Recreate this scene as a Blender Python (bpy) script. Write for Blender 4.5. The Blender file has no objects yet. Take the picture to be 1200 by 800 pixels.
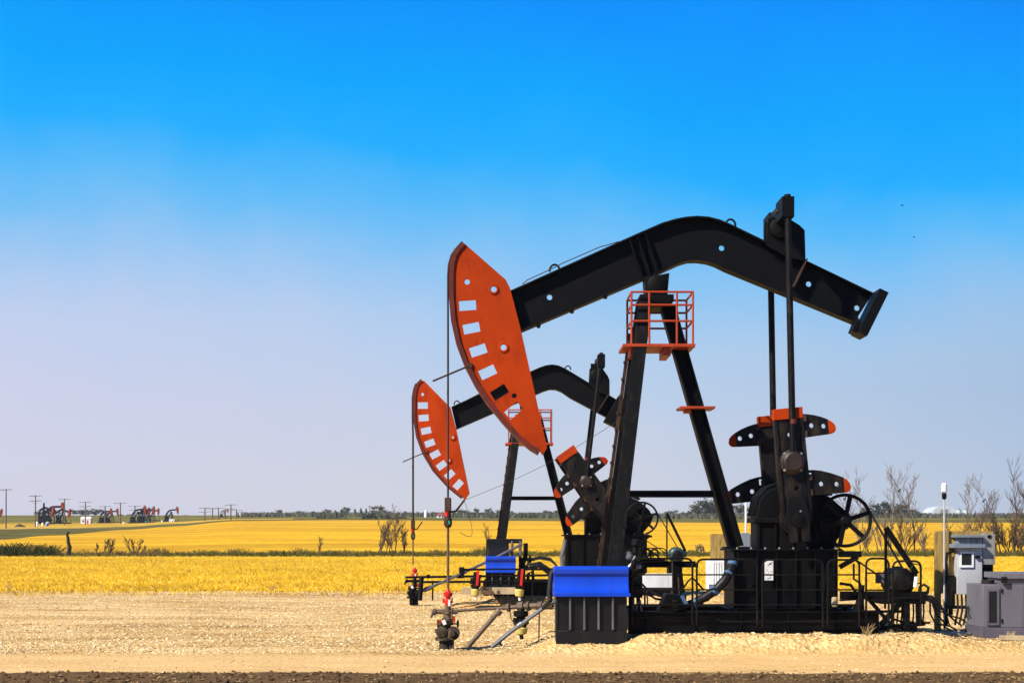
import bpy, bmesh, math, random
from mathutils import Vector, Matrix, noise
random.seed(7)
R = math.radians
F = 1856.0            # focal length in photo pixels (photo 1200 wide)
HY = 624.0            # photo row of the true horizon
EYE = 2.29            # camera height
def P(px, py, d): return Vector(((px-600)/F*d, d, EYE+(HY-py)/F*d))

scn = bpy.context.scene
col = scn.collection

# ------------------------------------------------------------------ materials
def new_mat(name):
    m = bpy.data.materials.new(name); m.use_nodes = True
    nt = m.node_tree; b = nt.nodes['Principled BSDF']
    return m, nt, b
def N(nt, t, **kw):
    n = nt.nodes.new(t)
    for k, v in kw.items():
        if k in n.inputs: n.inputs[k].default_value = v
        else: setattr(n, k, v)
    return n
def ramp(nt, stops, interp='LINEAR'):
    r = nt.nodes.new('ShaderNodeValToRGB'); r.color_ramp.interpolation = interp
    e = r.color_ramp.elements
    while len(e) > 1: e.remove(e[-1])
    e[0].position, e[0].color = stops[0][0], (*stops[0][1], 1)
    for p, c in stops[1:]:
        x = e.new(p); x.color = (*c, 1)
    return r
def mixc(nt, fac, a, b, blend='MIX'):
    n = nt.nodes.new('ShaderNodeMix'); n.data_type = 'RGBA'; n.blend_type = blend
    for s, v in ((0, fac), (6, a), (7, b)):
        if isinstance(v, (tuple, list)): n.inputs[s].default_value = (*v, 1) if len(v) == 3 else v
        elif isinstance(v, (int, float)): n.inputs[s].default_value = v
        else: nt.links.new(v, n.inputs[s])
    return n.outputs[2]
def paint(name, base, wear, rough=0.45, amount=0.5, scale=6.0, metallic=0.0, bump=0.12, coat=0.0, spec=.35, grime=.5):
    """painted / weathered surface: base colour with patches and streaks of a second colour"""
    m, nt, b = new_mat(name); L = nt.links.new
    tc = N(nt, 'ShaderNodeTexCoord'); oi = N(nt, 'ShaderNodeObjectInfo')
    mp = N(nt, 'ShaderNodeMapping'); L(tc.outputs['Object'], mp.inputs[0]); mp.inputs['Scale'].default_value = (1, 1, .45)
    L(oi.outputs['Random'], mp.inputs['Location'])
    n1 = N(nt, 'ShaderNodeTexNoise', Scale=scale, Detail=8, Roughness=.68); L(mp.outputs[0], n1.inputs[0])
    n2 = N(nt, 'ShaderNodeTexNoise', Scale=scale*.28, Detail=4, Roughness=.6); L(mp.outputs[0], n2.inputs[0])
    r1 = ramp(nt, [(.62-.22*amount, (0,)*3), (.80-.16*amount, (1,)*3)]); L(n1.outputs[0], r1.inputs[0])
    c = mixc(nt, r1.outputs[0], base, wear)
    r2 = ramp(nt, [(.3, (.78,)*3), (.7, (1.15,)*3)]); L(n2.outputs[0], r2.inputs[0])
    c = mixc(nt, 1.0, c, r2.outputs[0], 'MULTIPLY')
    mp4 = N(nt, 'ShaderNodeMapping'); L(tc.outputs['Object'], mp4.inputs[0]); mp4.inputs['Scale'].default_value = (1, 1, .13)
    n4 = N(nt, 'ShaderNodeTexNoise', Scale=scale*2.6, Detail=5, Roughness=.7); L(mp4.outputs[0], n4.inputs[0])
    r4 = ramp(nt, [(.57, (1,)*3), (.72, (.45,)*3)]); L(n4.outputs[0], r4.inputs[0])
    c = mixc(nt, grime, c, r4.outputs[0], 'MULTIPLY')
    L(c, b.inputs['Base Color'])
    rr = N(nt, 'ShaderNodeMapRange'); L(n1.outputs[0], rr.inputs[0])
    rr.inputs[3].default_value = max(.08, rough-.12); rr.inputs[4].default_value = min(1, rough+.25)
    L(rr.outputs[0], b.inputs['Roughness'])
    b.inputs['Metallic'].default_value = metallic; b.inputs['Specular IOR Level'].default_value = spec
    if coat: b.inputs['Coat Weight'].default_value = coat
    if bump:
        bp = N(nt, 'ShaderNodeBump', Strength=bump, Distance=.01); L(n1.outputs[0], bp.inputs['Height']); L(bp.outputs[0], b.inputs['Normal'])
    return m
def leafy(name, cols, rough=.85, hue_noise=True, trans=0.0):
    """many small faces, each island its own tone"""
    m, nt, b = new_mat(name); L = nt.links.new
    g = N(nt, 'ShaderNodeNewGeometry')
    st = [(i/max(1, len(cols)-1), c) for i, c in enumerate(cols)]
    r = ramp(nt, st); L(g.outputs['Random Per Island'], r.inputs[0])
    c = r.outputs[0]
    if hue_noise:
        n = N(nt, 'ShaderNodeTexNoise', Scale=.25, Detail=4); L(g.outputs['Position'], n.inputs[0])
        r2 = ramp(nt, [(.3, (.7,)*3), (.7, (1.25,)*3)]); L(n.outputs[0], r2.inputs[0])
        c = mixc(nt, 1.0, c, r2.outputs[0], 'MULTIPLY')
    L(c, b.inputs['Base Color']); b.inputs['Roughness'].default_value = rough
    b.inputs['Specular IOR Level'].default_value = .2
    if trans: b.inputs['Subsurface Weight'].default_value = 0
    return m

M = {}
M['black'] = paint('black_paint', (.0021, .0021, .0024), (.010, .007, .005), .5, .32, 5, spec=.12)
M['crank_black'] = paint('oily_black_paint', (.0034, .0029, .0026), (.030, .019, .011), .42, .62, 4, spec=.2)
M['dull_black'] = paint('dull_black_steel', (.0032, .003, .003), (.026, .018, .011), .5, .45, 9, spec=.14)
M['orange'] = paint('orange_paint', (.375, .035, .0008), (.25, .020, .0012), .55, .45, 5, bump=.05, spec=.1, grime=.5)
M['faded_orange'] = paint('faded_orange_paint', (.22, .030, .006), (.14, .02, .006), .7, .6, 1, spec=.1)
M['dark_orange'] = paint('greased_orange_paint', (.13, .012, .003), (.035, .010, .006), .5, .7, 7)
M['rail_orange'] = paint('orange_rail_paint', (.41, .044, .005), (.22, .028, .006), .45, .4, 9)
M['rust'] = paint('rusty_steel', (.035, .016, .009), (.09, .042, .018), .65, .8, 9)
M['rod'] = paint('rod_steel', (.16, .09, .055), (.05, .03, .02), .4, .6, 7, metallic=.3)
M['wire'] = paint('greased_wire', (.03, .022, .018), (.08, .05, .03), .5, .5, 30)
M['earthy'] = paint('dirt_caked_steel', (.035, .023, .014), (.15, .095, .045), .8, .72, 9)
M['pipe_grey'] = paint('galvanised_pipe', (.17, .17, .18), (.07, .055, .045), .35, .5, 9, metallic=.4)
M['pipe_brown'] = paint('weathered_pipe', (.13, .085, .05), (.06, .04, .03), .55, .7, 10)
M['red'] = paint('red_paint', (.62, .018, .012), (.30, .02, .012), .35, .4, 9)
M['yellow'] = paint('pale_yellow_plastic', (.62, .50, .13), (.45, .34, .10), .5, .4, 9)
M['green'] = paint('green_paint', (.01, .28, .16), (.02, .15, .10), .4, .4, 9)
M['white'] = paint('white_paint', (.80, .80, .79), (.62, .60, .56), .4, .3, 6, bump=.04)
M['blue'] = paint('blue_polyethylene', (.001, .050, .52), (.002, .042, .38), .36, .5, 3, bump=.03, coat=.15)
M['bin_black'] = paint('black_polyethylene', (.006, .006, .0075), (.02, .017, .014), .36, .4, 3, bump=.05, spec=.25)
M['bin_glint'] = paint('glint_black_polyethylene', (.10, .10, .105), (.05, .05, .05), .3, .5, 6)  # paler tone for the bin ribs, painting in the sun glint on their edges
M['blue_tape'] = paint('blue_cloth_tape', (.05, .11, .22), (.13, .21, .33), .5, .6, 12)
M['jacket'] = paint('black_pipe_jacket', (.006, .006, .008), (.04, .04, .045), .42, .5, 12, bump=.6, spec=.25)
M['mauve'] = paint('mauve_grey_enamel', (.140, .132, .158), (.115, .108, .125), .45, .5, 3, bump=.03)
M['mauve_dark'] = paint('plinth_grey_enamel', (.10, .088, .115), (.13, .11, .11), .5, .5, 4, bump=.03)
M['cab_grey'] = paint('light_grey_enamel', (.46, .46, .48), (.40, .40, .41), .4, .3, 3, bump=.02)
M['steel_grey'] = paint('galvanised_sheet', (.30, .28, .25), (.24, .22, .20), .4, .5, 5, metallic=.3)
M['roof_grey'] = paint('blue_grey_sheet', (.21, .25, .29), (.16, .18, .20), .4, .4, 5, metallic=.2)
M['glass'] = paint('dark_glass', (.012, .013, .014), (.03, .022, .016), .12, .5, 4, bump=0)
M['copper'] = paint('brown_bushing', (.020, .012, .009), (.055, .027, .016), .45, .6, 6)
M['hose'] = paint('black_rubber', (.012, .012, .013), (.03, .028, .026), .5, .4, 12)
M['teal'] = paint('teal_enamel', (.012, .045, .045), (.03, .03, .03), .35, .6, 9)
M['tan_timber'] = paint('sawn_timber', (.42, .33, .20), (.30, .22, .13), .75, .6, 8)
M['pole'] = paint('pole_timber', (.12, .082, .055), (.20, .14, .10), .85, .5, 1.5)
M['shed'] = paint('shed_white', (.72, .72, .72), (.6, .58, .55), .6, .3, 1)
M['red_roof'] = paint('red_roofing', (.42, .06, .04), (.30, .06, .05), .7, .4, 1)
M['bin_steel'] = paint('grain_bin_steel', (.62, .64, .66), (.5, .5, .5), .35, .4, .6, metallic=.2)
M['bird'] = paint('dark_feathers', (.012, .012, .014), (.03, .03, .03), .6, .4, 20)

def wood_board():
    m, nt, b = new_mat('weathered_plywood'); L = nt.links.new
    tc = N(nt, 'ShaderNodeTexCoord'); mp = N(nt, 'ShaderNodeMapping'); L(tc.outputs['Object'], mp.inputs[0]); mp.inputs['Scale'].default_value = (3, 3, .5)
    n = N(nt, 'ShaderNodeTexNoise', Scale=4, Detail=7, Roughness=.65, Distortion=.6); L(mp.outputs[0], n.inputs[0])
    r = ramp(nt, [(.28, (.12, .07, .018)), (.5, (.30, .19, .045)), (.72, (.42, .29, .09))]); L(n.outputs[0], r.inputs[0])
    v = N(nt, 'ShaderNodeTexVoronoi', Scale=5); L(tc.outputs['Object'], v.inputs[0])
    rv = ramp(nt, [(.04, (.35,)*3), (.10, (1,)*3)]); L(v.outputs[0], rv.inputs[0])
    L(mixc(nt, 1, r.outputs[0], rv.outputs[0], 'MULTIPLY'), b.inputs['Base Color']); b.inputs['Roughness'].default_value = .8
    return m
M['board'] = wood_board()
def bark(name, a, b2, c3):
    m, nt, b = new_mat(name); L = nt.links.new
    g = N(nt, 'ShaderNodeNewGeometry')
    n = N(nt, 'ShaderNodeTexNoise', Scale=1.6, Detail=6, Roughness=.7); L(g.outputs['Position'], n.inputs[0])
    r = ramp(nt, [(.32, a), (.5, b2), (.68, c3)]); L(n.outputs[0], r.inputs[0]); L(r.outputs[0], b.inputs['Base Color']); b.inputs['Roughness'].default_value = .9
    return m
M['bark_grey'] = bark('grey_bark', (.05, .034, .026), (.13, .10, .08), (.36, .31, .27))
M['twig_grey'] = bark('grey_twigs', (.06, .038, .026), (.11, .078, .055), (.19, .15, .12))
M['bark_brown'] = bark('brown_bark', (.03, .018, .012), (.075, .045, .026), (.13, .085, .05))
M['bark_char'] = bark('charred_bark', (.008, .007, .006), (.014, .012, .011), (.03, .025, .02))

def ground_mat():
    """gravel pad, with the smooth dirt track and the dark ploughed strip in front of it (world y)"""
    m, nt, b = new_mat('pad_ground'); L = nt.links.new
    g = N(nt, 'ShaderNodeNewGeometry'); pos = g.outputs['Position']
    sx = N(nt, 'ShaderNodeSeparateXYZ'); L(pos, sx.inputs[0])
    flat = N(nt, 'ShaderNodeMapping'); L(pos, flat.inputs[0]); flat.inputs['Scale'].default_value = (.32, 1, 1)
    nb = N(nt, 'ShaderNodeTexNoise', Scale=.30, Detail=7, Roughness=.66); L(flat.outputs[0], nb.inputs[0])
    nm = N(nt, 'ShaderNodeTexNoise', Scale=1.3, Detail=7, Roughness=.7); L(flat.outputs[0], nm.inputs[0])
    nf = N(nt, 'ShaderNodeTexNoise', Scale=9, Detail=6, Roughness=.75); L(pos, nf.inputs[0])
    vor = N(nt, 'ShaderNodeTexVoronoi', Scale=11); L(pos, vor.inputs[0])
    grav = ramp(nt, [(.30, (.46, .275, .095)), (.48, (.74, .485, .20)), (.66, (.84, .63, .33))]); L(nm.outputs[0], grav.inputs[0])
    wm = ramp(nt, [(.34, (.50, .40, .28)), (.43, (.84, .78, .68)), (.52, (1, .98, .95)), (.64, (1.1, 1.09, 1.07))]); L(nb.outputs[0], wm.inputs[0])
    c = mixc(nt, 1, grav.outputs[0], wm.outputs[0], 'MULTIPLY')
    pb = ramp(nt, [(.0, (.55, .5, .45)), (.35, (.95,)*3), (1, (1.2,)*3)]); L(vor.outputs['Color'], pb.inputs[0])
    c = mixc(nt, .8, c, pb.outputs[0], 'MULTIPLY')
    fs = ramp(nt, [(.35, (.78,)*3), (.68, (1.2,)*3)]); L(nf.outputs[0], fs.inputs[0])
    c = mixc(nt, 1, c, fs.outputs[0], 'MULTIPLY')
    # dirt track
    trk = ramp(nt, [(.3, (.55, .335, .12)), (.6, (.67, .435, .18)), (.8, (.74, .51, .24))]); L(nm.outputs[0], trk.inputs[0])
    yw = N(nt, 'ShaderNodeMath', operation='MULTIPLY_ADD'); L(nm.outputs[0], yw.inputs[0]); yw.inputs[1].default_value = 1.5; L(sx.outputs[1], yw.inputs[2])
    mr = N(nt, 'ShaderNodeMapRange'); L(yw.outputs[0], mr.inputs[0]); mr.inputs[1].default_value = 30.3; mr.inputs[2].default_value = 30.75
    c = mixc(nt, mr.outputs[0], trk.outputs[0], c)
    soil = ramp(nt, [(.3, (.062, .034, .012)), (.6, (.135, .078, .030)), (.8, (.24, .15, .065))]); L(nf.outputs[0], soil.inputs[0])
    yw2 = N(nt, 'ShaderNodeMath', operation='MULTIPLY_ADD'); L(nm.outputs[0], yw2.inputs[0]); yw2.inputs[1].default_value = 1.9; L(sx.outputs[1], yw2.inputs[2])
    mr2 = N(nt, 'ShaderNodeMapRange'); L(yw2.outputs[0], mr2.inputs[0]); mr2.inputs[1].default_value = 26.75; mr2.inputs[2].default_value = 27.05
    c = mixc(nt, mr2.outputs[0], soil.outputs[0], c)
    # dark earth tone round the wellhead, painted in for the pit's shadow
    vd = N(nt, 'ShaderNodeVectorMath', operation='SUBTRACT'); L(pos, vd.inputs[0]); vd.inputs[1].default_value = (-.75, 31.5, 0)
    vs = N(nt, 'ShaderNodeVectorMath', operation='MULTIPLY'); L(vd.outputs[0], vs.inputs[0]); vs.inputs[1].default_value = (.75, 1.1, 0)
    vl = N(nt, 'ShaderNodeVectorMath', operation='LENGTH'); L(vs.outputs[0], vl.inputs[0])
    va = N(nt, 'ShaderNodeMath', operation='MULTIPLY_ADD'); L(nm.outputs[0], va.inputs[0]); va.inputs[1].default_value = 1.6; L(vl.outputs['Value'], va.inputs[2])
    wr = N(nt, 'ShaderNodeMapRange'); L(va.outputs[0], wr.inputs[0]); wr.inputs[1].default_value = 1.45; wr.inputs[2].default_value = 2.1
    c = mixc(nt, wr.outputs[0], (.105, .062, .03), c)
    L(c, b.inputs['Base Color']); b.inputs['Roughness'].default_value = .95; b.inputs['Specular IOR Level'].default_value = .15
    ad = N(nt, 'ShaderNodeMath', operation='ADD'); L(nf.outputs[0], ad.inputs[0]); L(vor.outputs['Distance'], ad.inputs[1])
    bs = N(nt, 'ShaderNodeMapRange'); L(mr.outputs[0], bs.inputs[0]); bs.inputs[3].default_value = .28; bs.inputs[4].default_value = .85
    bp = N(nt, 'ShaderNodeBump', Distance=.06); L(bs.outputs[0], bp.inputs['Strength']); L(ad.outputs[0], bp.inputs['Height']); L(bp.outputs[0], b.inputs['Normal'])
    return m
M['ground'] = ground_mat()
def field_mat(name, stops, sc=(.05, .25), scale2=2.0, bump=.5, green=False):
    m, nt, b = new_mat(name); L = nt.links.new
    g = N(nt, 'ShaderNodeNewGeometry'); pos = g.outputs['Position']
    mp = N(nt, 'ShaderNodeMapping'); L(pos, mp.inputs[0]); mp.inputs['Scale'].default_value = (sc[0], sc[1], .3)
    n = N(nt, 'ShaderNodeTexNoise', Scale=1, Detail=9, Roughness=.66); L(mp.outputs[0], n.inputs[0])
    r = ramp(nt, stops); L(n.outputs[0], r.inputs[0])
    n2 = N(nt, 'ShaderNodeTexNoise', Scale=scale2, Detail=5, Roughness=.7); L(pos, n2.inputs[0])
    r2 = ramp(nt, [(.32, (.66,)*3), (.7, (1.18,)*3)]); L(n2.outputs[0], r2.inputs[0])
    c = mixc(nt, 1, r.outputs[0], r2.outputs[0], 'MULTIPLY')
    mp3 = N(nt, 'ShaderNodeMapping'); L(pos, mp3.inputs[0]); mp3.inputs['Scale'].default_value = (.012, .045, .1)
    n3 = N(nt, 'ShaderNodeTexNoise', Scale=1, Detail=5, Roughness=.6); L(mp3.outputs[0], n3.inputs[0])
    r3 = ramp(nt, [(.36, (.74, .70, .62)), (.62, (1.07,)*3)]); L(n3.outputs[0], r3.inputs[0])
    c = mixc(nt, 1, c, r3.outputs[0], 'MULTIPLY')
    if green:
        mp5 = N(nt, 'ShaderNodeMapping'); L(pos, mp5.inputs[0]); mp5.inputs['Scale'].default_value = (.02, .06, .1)
        n5 = N(nt, 'ShaderNodeTexNoise', Scale=1, Detail=6, Roughness=.65); L(mp5.outputs[0], n5.inputs[0])
        r5 = ramp(nt, [(.56, (0,)*3), (.66, (.75,)*3)]); L(n5.outputs[0], r5.inputs[0])
        s5 = N(nt, 'ShaderNodeSeparateXYZ'); L(pos, s5.inputs[0]); m5 = N(nt, 'ShaderNodeMapRange'); L(s5.outputs[0], m5.inputs[0]); m5.inputs[1].default_value = -15; m5.inputs[2].default_value = -60
        k5 = N(nt, 'ShaderNodeMath', operation='MULTIPLY'); L(r5.outputs[0], k5.inputs[0]); L(m5.outputs[0], k5.inputs[1])
        c = mixc(nt, k5.outputs[0], c, (.22, .16, .02))
    L(c, b.inputs['Base Color']); b.inputs['Roughness'].default_value = .95; b.inputs['Specular IOR Level'].default_value = .1
    bp = N(nt, 'ShaderNodeBump', Strength=bump, Distance=.15); L(n2.outputs[0], bp.inputs['Height']); L(bp.outputs[0], b.inputs['Normal'])
    return m
M['wheat'] = field_mat('ripe_wheat', [(.3, (.57, .315, .008)), (.5, (.74, .445, .011)), (.7, (.78, .53, .05))], (.4, .8), 3)
M['wheat_far'] = field_mat('far_ripe_wheat', [(.3, (.58, .29, .004)), (.5, (.78, .425, .005)), (.7, (.82, .50, .018))], (.03, .12), .8, green=True)
M['stubble'] = field_mat('pale_stubble', [(.3, (.50, .28, .03)), (.5, (.64, .38, .02)), (.7, (.62, .42, .10))], (.01, .02), .2)
M['verge'] = field_mat('rough_grass', [(.3, (.055, .052, .010)), (.5, (.13, .115, .016)), (.7, (.24, .19, .03))], (.05, .1), .6)
M['pasture'] = field_mat('green_pasture', [(.3, (.12, .105, .008)), (.5, (.185, .155, .010)), (.7, (.25, .20, .014))], (.006, .012), .1)
M['track_far'] = field_mat('pale_track', [(.3, (.40, .28, .13)), (.6, (.55, .42, .22))], (.02, .1), .3)
M['straw'] = leafy('wheat_straw', [(.58, .32, .008), (.72, .43, .011), (.79, .52, .03), (.80, .62, .14)])
M['weed_dark'] = leafy('dark_weeds', [(.018, .028, .006), (.035, .045, .008), (.06, .065, .012)])
M['weed_olive'] = leafy('olive_weeds', [(.07, .06, .014), (.14, .10, .022), (.22, .14, .04), (.11, .10, .018)])
M['weed_green'] = leafy('green_weeds', [(.045, .06, .006), (.09, .10, .010), (.14, .13, .012)])
M['dry_grass'] = leafy('dry_grass', [(.30, .19, .07), (.42, .28, .11), (.5, .36, .18)])
M['stone'] = leafy('gravel_stones', [(.26, .155, .055), (.50, .33, .12), (.70, .52, .24), (.85, .74, .50)], hue_noise=False)
M['clod'] = leafy('soil_clods', [(.045, .025, .009), (.09, .052, .019), (.15, .088, .036), (.28, .18, .08)], hue_noise=False)
M['leaf_a'] = leafy('grey_green_leaves', [(.055, .062, .035), (.085, .085, .05), (.12, .115, .075)])
M['leaf_b'] = leafy('dark_green_leaves', [(.02, .030, .012), (.035, .048, .018), (.055, .062, .028)])
M['leaf_c'] = leafy('yellowing_leaves', [(.08, .075, .03), (.13, .11, .05), (.17, .14, .075)])

# ------------------------------------------------------------------ mesh builder
class MB:
    def __init__(s): s.v = []; s.f = []
    def add(s, vs, fs):
        o = len(s.v); s.v += [Vector(v) for v in vs]; s.f += [tuple(i+o for i in f) for f in fs]; return s
    def box(s, c, size, rot=None):
        hx, hy, hz = size[0]/2, size[1]/2, size[2]/2; c = Vector(c)
        vs = [Vector((x, y, z)) for x in (-hx, hx) for y in (-hy, hy) for z in (-hz, hz)]
        if rot is not None: vs = [rot @ v for v in vs]
        return s.add([c+v for v in vs], [(0,1,3,2),(4,6,7,5),(0,4,5,1),(2,3,7,6),(0,2,6,4),(1,5,7,3)])
    def bb(s, a, b):
        a, b = Vector(a), Vector(b); return s.box((a+b)/2, [abs(x) for x in (b-a)])
    def beam(s, a, b, w, h, up=(0,1,0)):
        """rectangular bar; w along 'up', h across"""
        a, b = Vector(a), Vector(b); d = b-a; L = d.length; x = d/L
        u = Vector(up); y = (u-x*u.dot(x)).normalized(); z = x.cross(y)
        return s.box((a+b)/2, (L, w, h), Matrix((x, y, z)).transposed())
    def ibeam(s, a, b, w, h, up=(0,1,0), t=.025):
        """I section: web of height h, flanges of width w (along 'up')"""
        a, b = Vector(a), Vector(b); d = b-a; x = d.normalized()
        u = Vector(up); y = (u-x*u.dot(x)).normalized(); z = x.cross(y)
        s.beam(a, b, t, h-2*t, up)
        for k in (-1, 1): s.beam(a+z*k*(h/2-t/2), b+z*k*(h/2-t/2), w, t, up)
        return s
    def tube(s, a, b, r, r2=None, n=8, caps=True):
        a, b = Vector(a), Vector(b); r2 = r if r2 is None else r2
        d = (b-a).normalized(); u = d.orthogonal().normalized(); w = d.cross(u)
        vs = []
        for p, q in ((a, r), (b, r2)):
            vs += [p+(u*math.cos(2*math.pi*i/n)+w*math.sin(2*math.pi*i/n))*q for i in range(n)]
        fs = [(i, (i+1) % n, n+(i+1) % n, n+i) for i in range(n)]
        if caps: fs += [tuple(range(n))[::-1], tuple(range(n, 2*n))]
        return s.add(vs, fs)
    def path(s, pts, r, n=6):
        pts = [Vector(p) for p in pts]; rs = r if isinstance(r, list) else [r]*len(pts)
        vs = []; prev = None
        for i, p in enumerate(pts):
            d = (pts[min(i+1, len(pts)-1)]-pts[max(i-1, 0)]).normalized()
            if prev is None: u = d.orthogonal().normalized()
            else:
                u = prev-d*prev.dot(d); u = u.normalized() if u.length > 1e-6 else d.orthogonal().normalized()
            prev = u; w = d.cross(u)
            vs += [p+(u*math.cos(2*math.pi*k/n)+w*math.sin(2*math.pi*k/n))*rs[i] for k in range(n)]
        fs = []
        for i in range(len(pts)-1):
            for k in range(n): fs.append((i*n+k, i*n+(k+1) % n, (i+1)*n+(k+1) % n, (i+1)*n+k))
        fs += [tuple(range(n))[::-1], tuple(range((len(pts)-1)*n, len(pts)*n))]
        return s.add(vs, fs)
    def lathe(s, c, axis, prof, n=16):
        """prof: list of (distance along axis, radius)"""
        c, x = Vector(c), Vector(axis).normalized(); u = x.orthogonal().normalized(); w = x.cross(u)
        vs = []
        for t, r in prof:
            vs += [c+x*t+(u*math.cos(2*math.pi*k/n)+w*math.sin(2*math.pi*k/n))*max(r, 1e-4) for k in range(n)]
        fs = [(i*n+k, i*n+(k+1) % n, (i+1)*n+(k+1) % n, (i+1)*n+k) for i in range(len(prof)-1) for k in range(n)]
        fs += [tuple(range(n))[::-1], tuple(range((len(prof)-1)*n, len(prof)*n))]
        return s.add(vs, fs)
    def torus(s, c, axis, R_, r, n=28, m=8, sq=False):
        c, x = Vector(c), Vector(axis).normalized(); u = x.orthogonal().normalized(); w = x.cross(u)
        vs = []
        for i in range(n):
            a = 2*math.pi*i/n; e = u*math.cos(a)+w*math.sin(a)
            for k in range(m):
                b = 2*math.pi*k/m
                vs.append(c+e*(R_+r*math.cos(b))+x*r*(1.9 if sq else 1)*math.sin(b))
        fs = [(i*m+k, i*m+(k+1) % m, ((i+1) % n)*m+(k+1) % m, ((i+1) % n)*m+k) for i in range(n) for k in range(m)]
        return s.add(vs, fs)
    def plate(s, outer, holes, y0, y1):
        """flat plate in the xz plane with holes, from y0 to y1"""
        cu = bpy.data.curves.new('tmp', 'CURVE'); cu.dimensions = '2D'; cu.fill_mode = 'BOTH'; cu.extrude = abs(y1-y0)/2
        for loop in [outer]+list(holes):
            sp = cu.splines.new('POLY'); sp.points.add(len(loop)-1); sp.use_cyclic_u = True
            for p, q in zip(sp.points, loop): p.co = (q[0], q[1], 0, 1)
        o = bpy.data.objects.new('tmp', cu); me = o.to_mesh(); ym = (y0+y1)/2
        s.add([(v.co.x, ym+v.co.z, v.co.y) for v in me.vertices], [tuple(p.vertices) for p in me.polygons])
        o.to_mesh_clear(); bpy.data.objects.remove(o); bpy.data.curves.remove(cu)
        return s
    def prism(s, poly, y0, y1):
        n = len(poly)
        vs = [(x, y0, z) for x, z in poly]+[(x, y1, z) for x, z in poly]
        fs = [(i, (i+1) % n, n+(i+1) % n, n+i) for i in range(n)]+[tuple(range(n))[::-1], tuple(range(n, 2*n))]
        return s.add(vs, fs)
    def strip(s, line, t, y0, y1):
        """plate of thickness t following a polyline in xz (t to the left of its direction when positive)"""
        n = len(line); off = []
        for i in range(n):
            a = Vector(line[max(i-1, 0)]); b = Vector(line[min(i+1, n-1)]); d = (b-a).normalized()
            off.append(Vector(line[i])+Vector((-d.y, d.x))*t)
        for i in range(n-1):
            q = [line[i], line[i+1], tuple(off[i+1]), tuple(off[i])]
            o = len(s.v)
            s.v += [Vector((x, y, z)) for y in (y0, y1) for x, z in q]
            s.f += [tuple(o+j for j in f) for f in ((0,1,5,4), (3,7,6,2), (0,3,2,1), (4,5,6,7))]
            if i == 0: s.f.append((o, o+4, o+7, o+3))
            if i == n-2: s.f.append((o+1, o+2, o+6, o+5))
        return s
    def build(s, name, mat, parent=None, loc=(0,0,0), bevel=0, smooth=True, recalc=True, angle=32):
        me = bpy.data.meshes.new(name); loc = Vector(loc)
        me.from_pydata([tuple(v-loc) for v in s.v], [], s.f)
        if recalc:
            bm = bmesh.new(); bm.from_mesh(me)
            bmesh.ops.remove_doubles(bm, verts=bm.verts, dist=1e-5)
            bmesh.ops.recalc_face_normals(bm, faces=bm.faces); bm.to_mesh(me); bm.free()
        if smooth and recalc:
            me.polygons.foreach_set('use_smooth', [True]*len(me.polygons)); me.set_sharp_from_angle(angle=R(angle))
        me.materials.append(mat); me.update()
        o = bpy.data.objects.new(name, me); col.objects.link(o); o.location = loc
        if parent is not None: o.parent = parent
        if bevel:
            b = o.modifiers.new('bevel', 'BEVEL'); b.width = bevel; b.segments = 2; b.limit_method = 'ANGLE'; b.angle_limit = R(40)
        return o
def build_each(mb, name, mat, parent, **kw):
    """one object per connected piece of mb"""
    par = list(range(len(mb.v)))
    def find(i):
        while par[i] != i: par[i] = par[par[i]]; i = par[i]
        return i
    for f in mb.f:
        for j in f[1:]: par[find(j)] = find(f[0])
    groups = {}
    for f in mb.f: groups.setdefault(find(f[0]), []).append(f)
    for fs in groups.values():
        ids = sorted({i for f in fs for i in f}); mp = {v: k for k, v in enumerate(ids)}
        MB().add([mb.v[i] for i in ids], [tuple(mp[i] for i in f) for f in fs]).build(name, mat, parent, **kw)
def circ(x, z, r, n=14): return [(x+r*math.cos(2*math.pi*i/n), z+r*math.sin(2*math.pi*i/n)) for i in range(n)]
def tag(o, label=None, cat=None, group=None, kind=None):
    if label: o['label'] = label
    if cat: o['category'] = cat
    if group: o['group'] = group
    if kind: o['kind'] = kind
    return o
def empty(name, loc, label, cat, group=None):
    o = bpy.data.objects.new(name, None); o.empty_display_size = .3; col.objects.link(o); o.location = loc
    return tag(o, label, cat, group)
def copy_tree(o, parent=None):
    c = o.copy(); col.objects.link(c)
    if parent is not None: c.parent = parent
    for ch in list(o.children): copy_tree(ch, c)
    return c

# ------------------------------------------------------------------ terrain
KP = [-3000, -600, 0, 60, 150, 200, 280, 400, 600, 850, 1200, 1800, 4200]
def tab(v): return v
D4 = [280, 280, 280, 320, 400, 440, 500, 520, 520, 500, 500, 500, 500]
Y4 = [632, 632, 632, 627, 620.5, 616.5, 610, 609, 610, 612, 612, 612, 612]
D5 = [390, 390, 390, 420, 460, 490, 540, 570, 570, 560, 560, 560, 560]
Y5 = [620, 620, 620, 619, 617, 613.6, 608.6, 607.5, 608.2, 610, 610, 610, 610]
D6 = [650]*13
Y6 = [612.5, 612.5, 612.5, 612.4, 612, 611, 607.6, 606.8, 607.2, 608.5, 608.5, 608.5, 608.5]
def zpy(d, py): return EYE+(HY-py)/F*d
def lerp_tab(t, px):
    if px <= KP[0]: return t[0]
    for i in range(len(KP)-1):
        if px <= KP[i+1]:
            f = (px-KP[i])/(KP[i+1]-KP[i]); f = f*f*(3-2*f); return t[i]+(t[i+1]-t[i])*f
    return t[-1]
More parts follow.
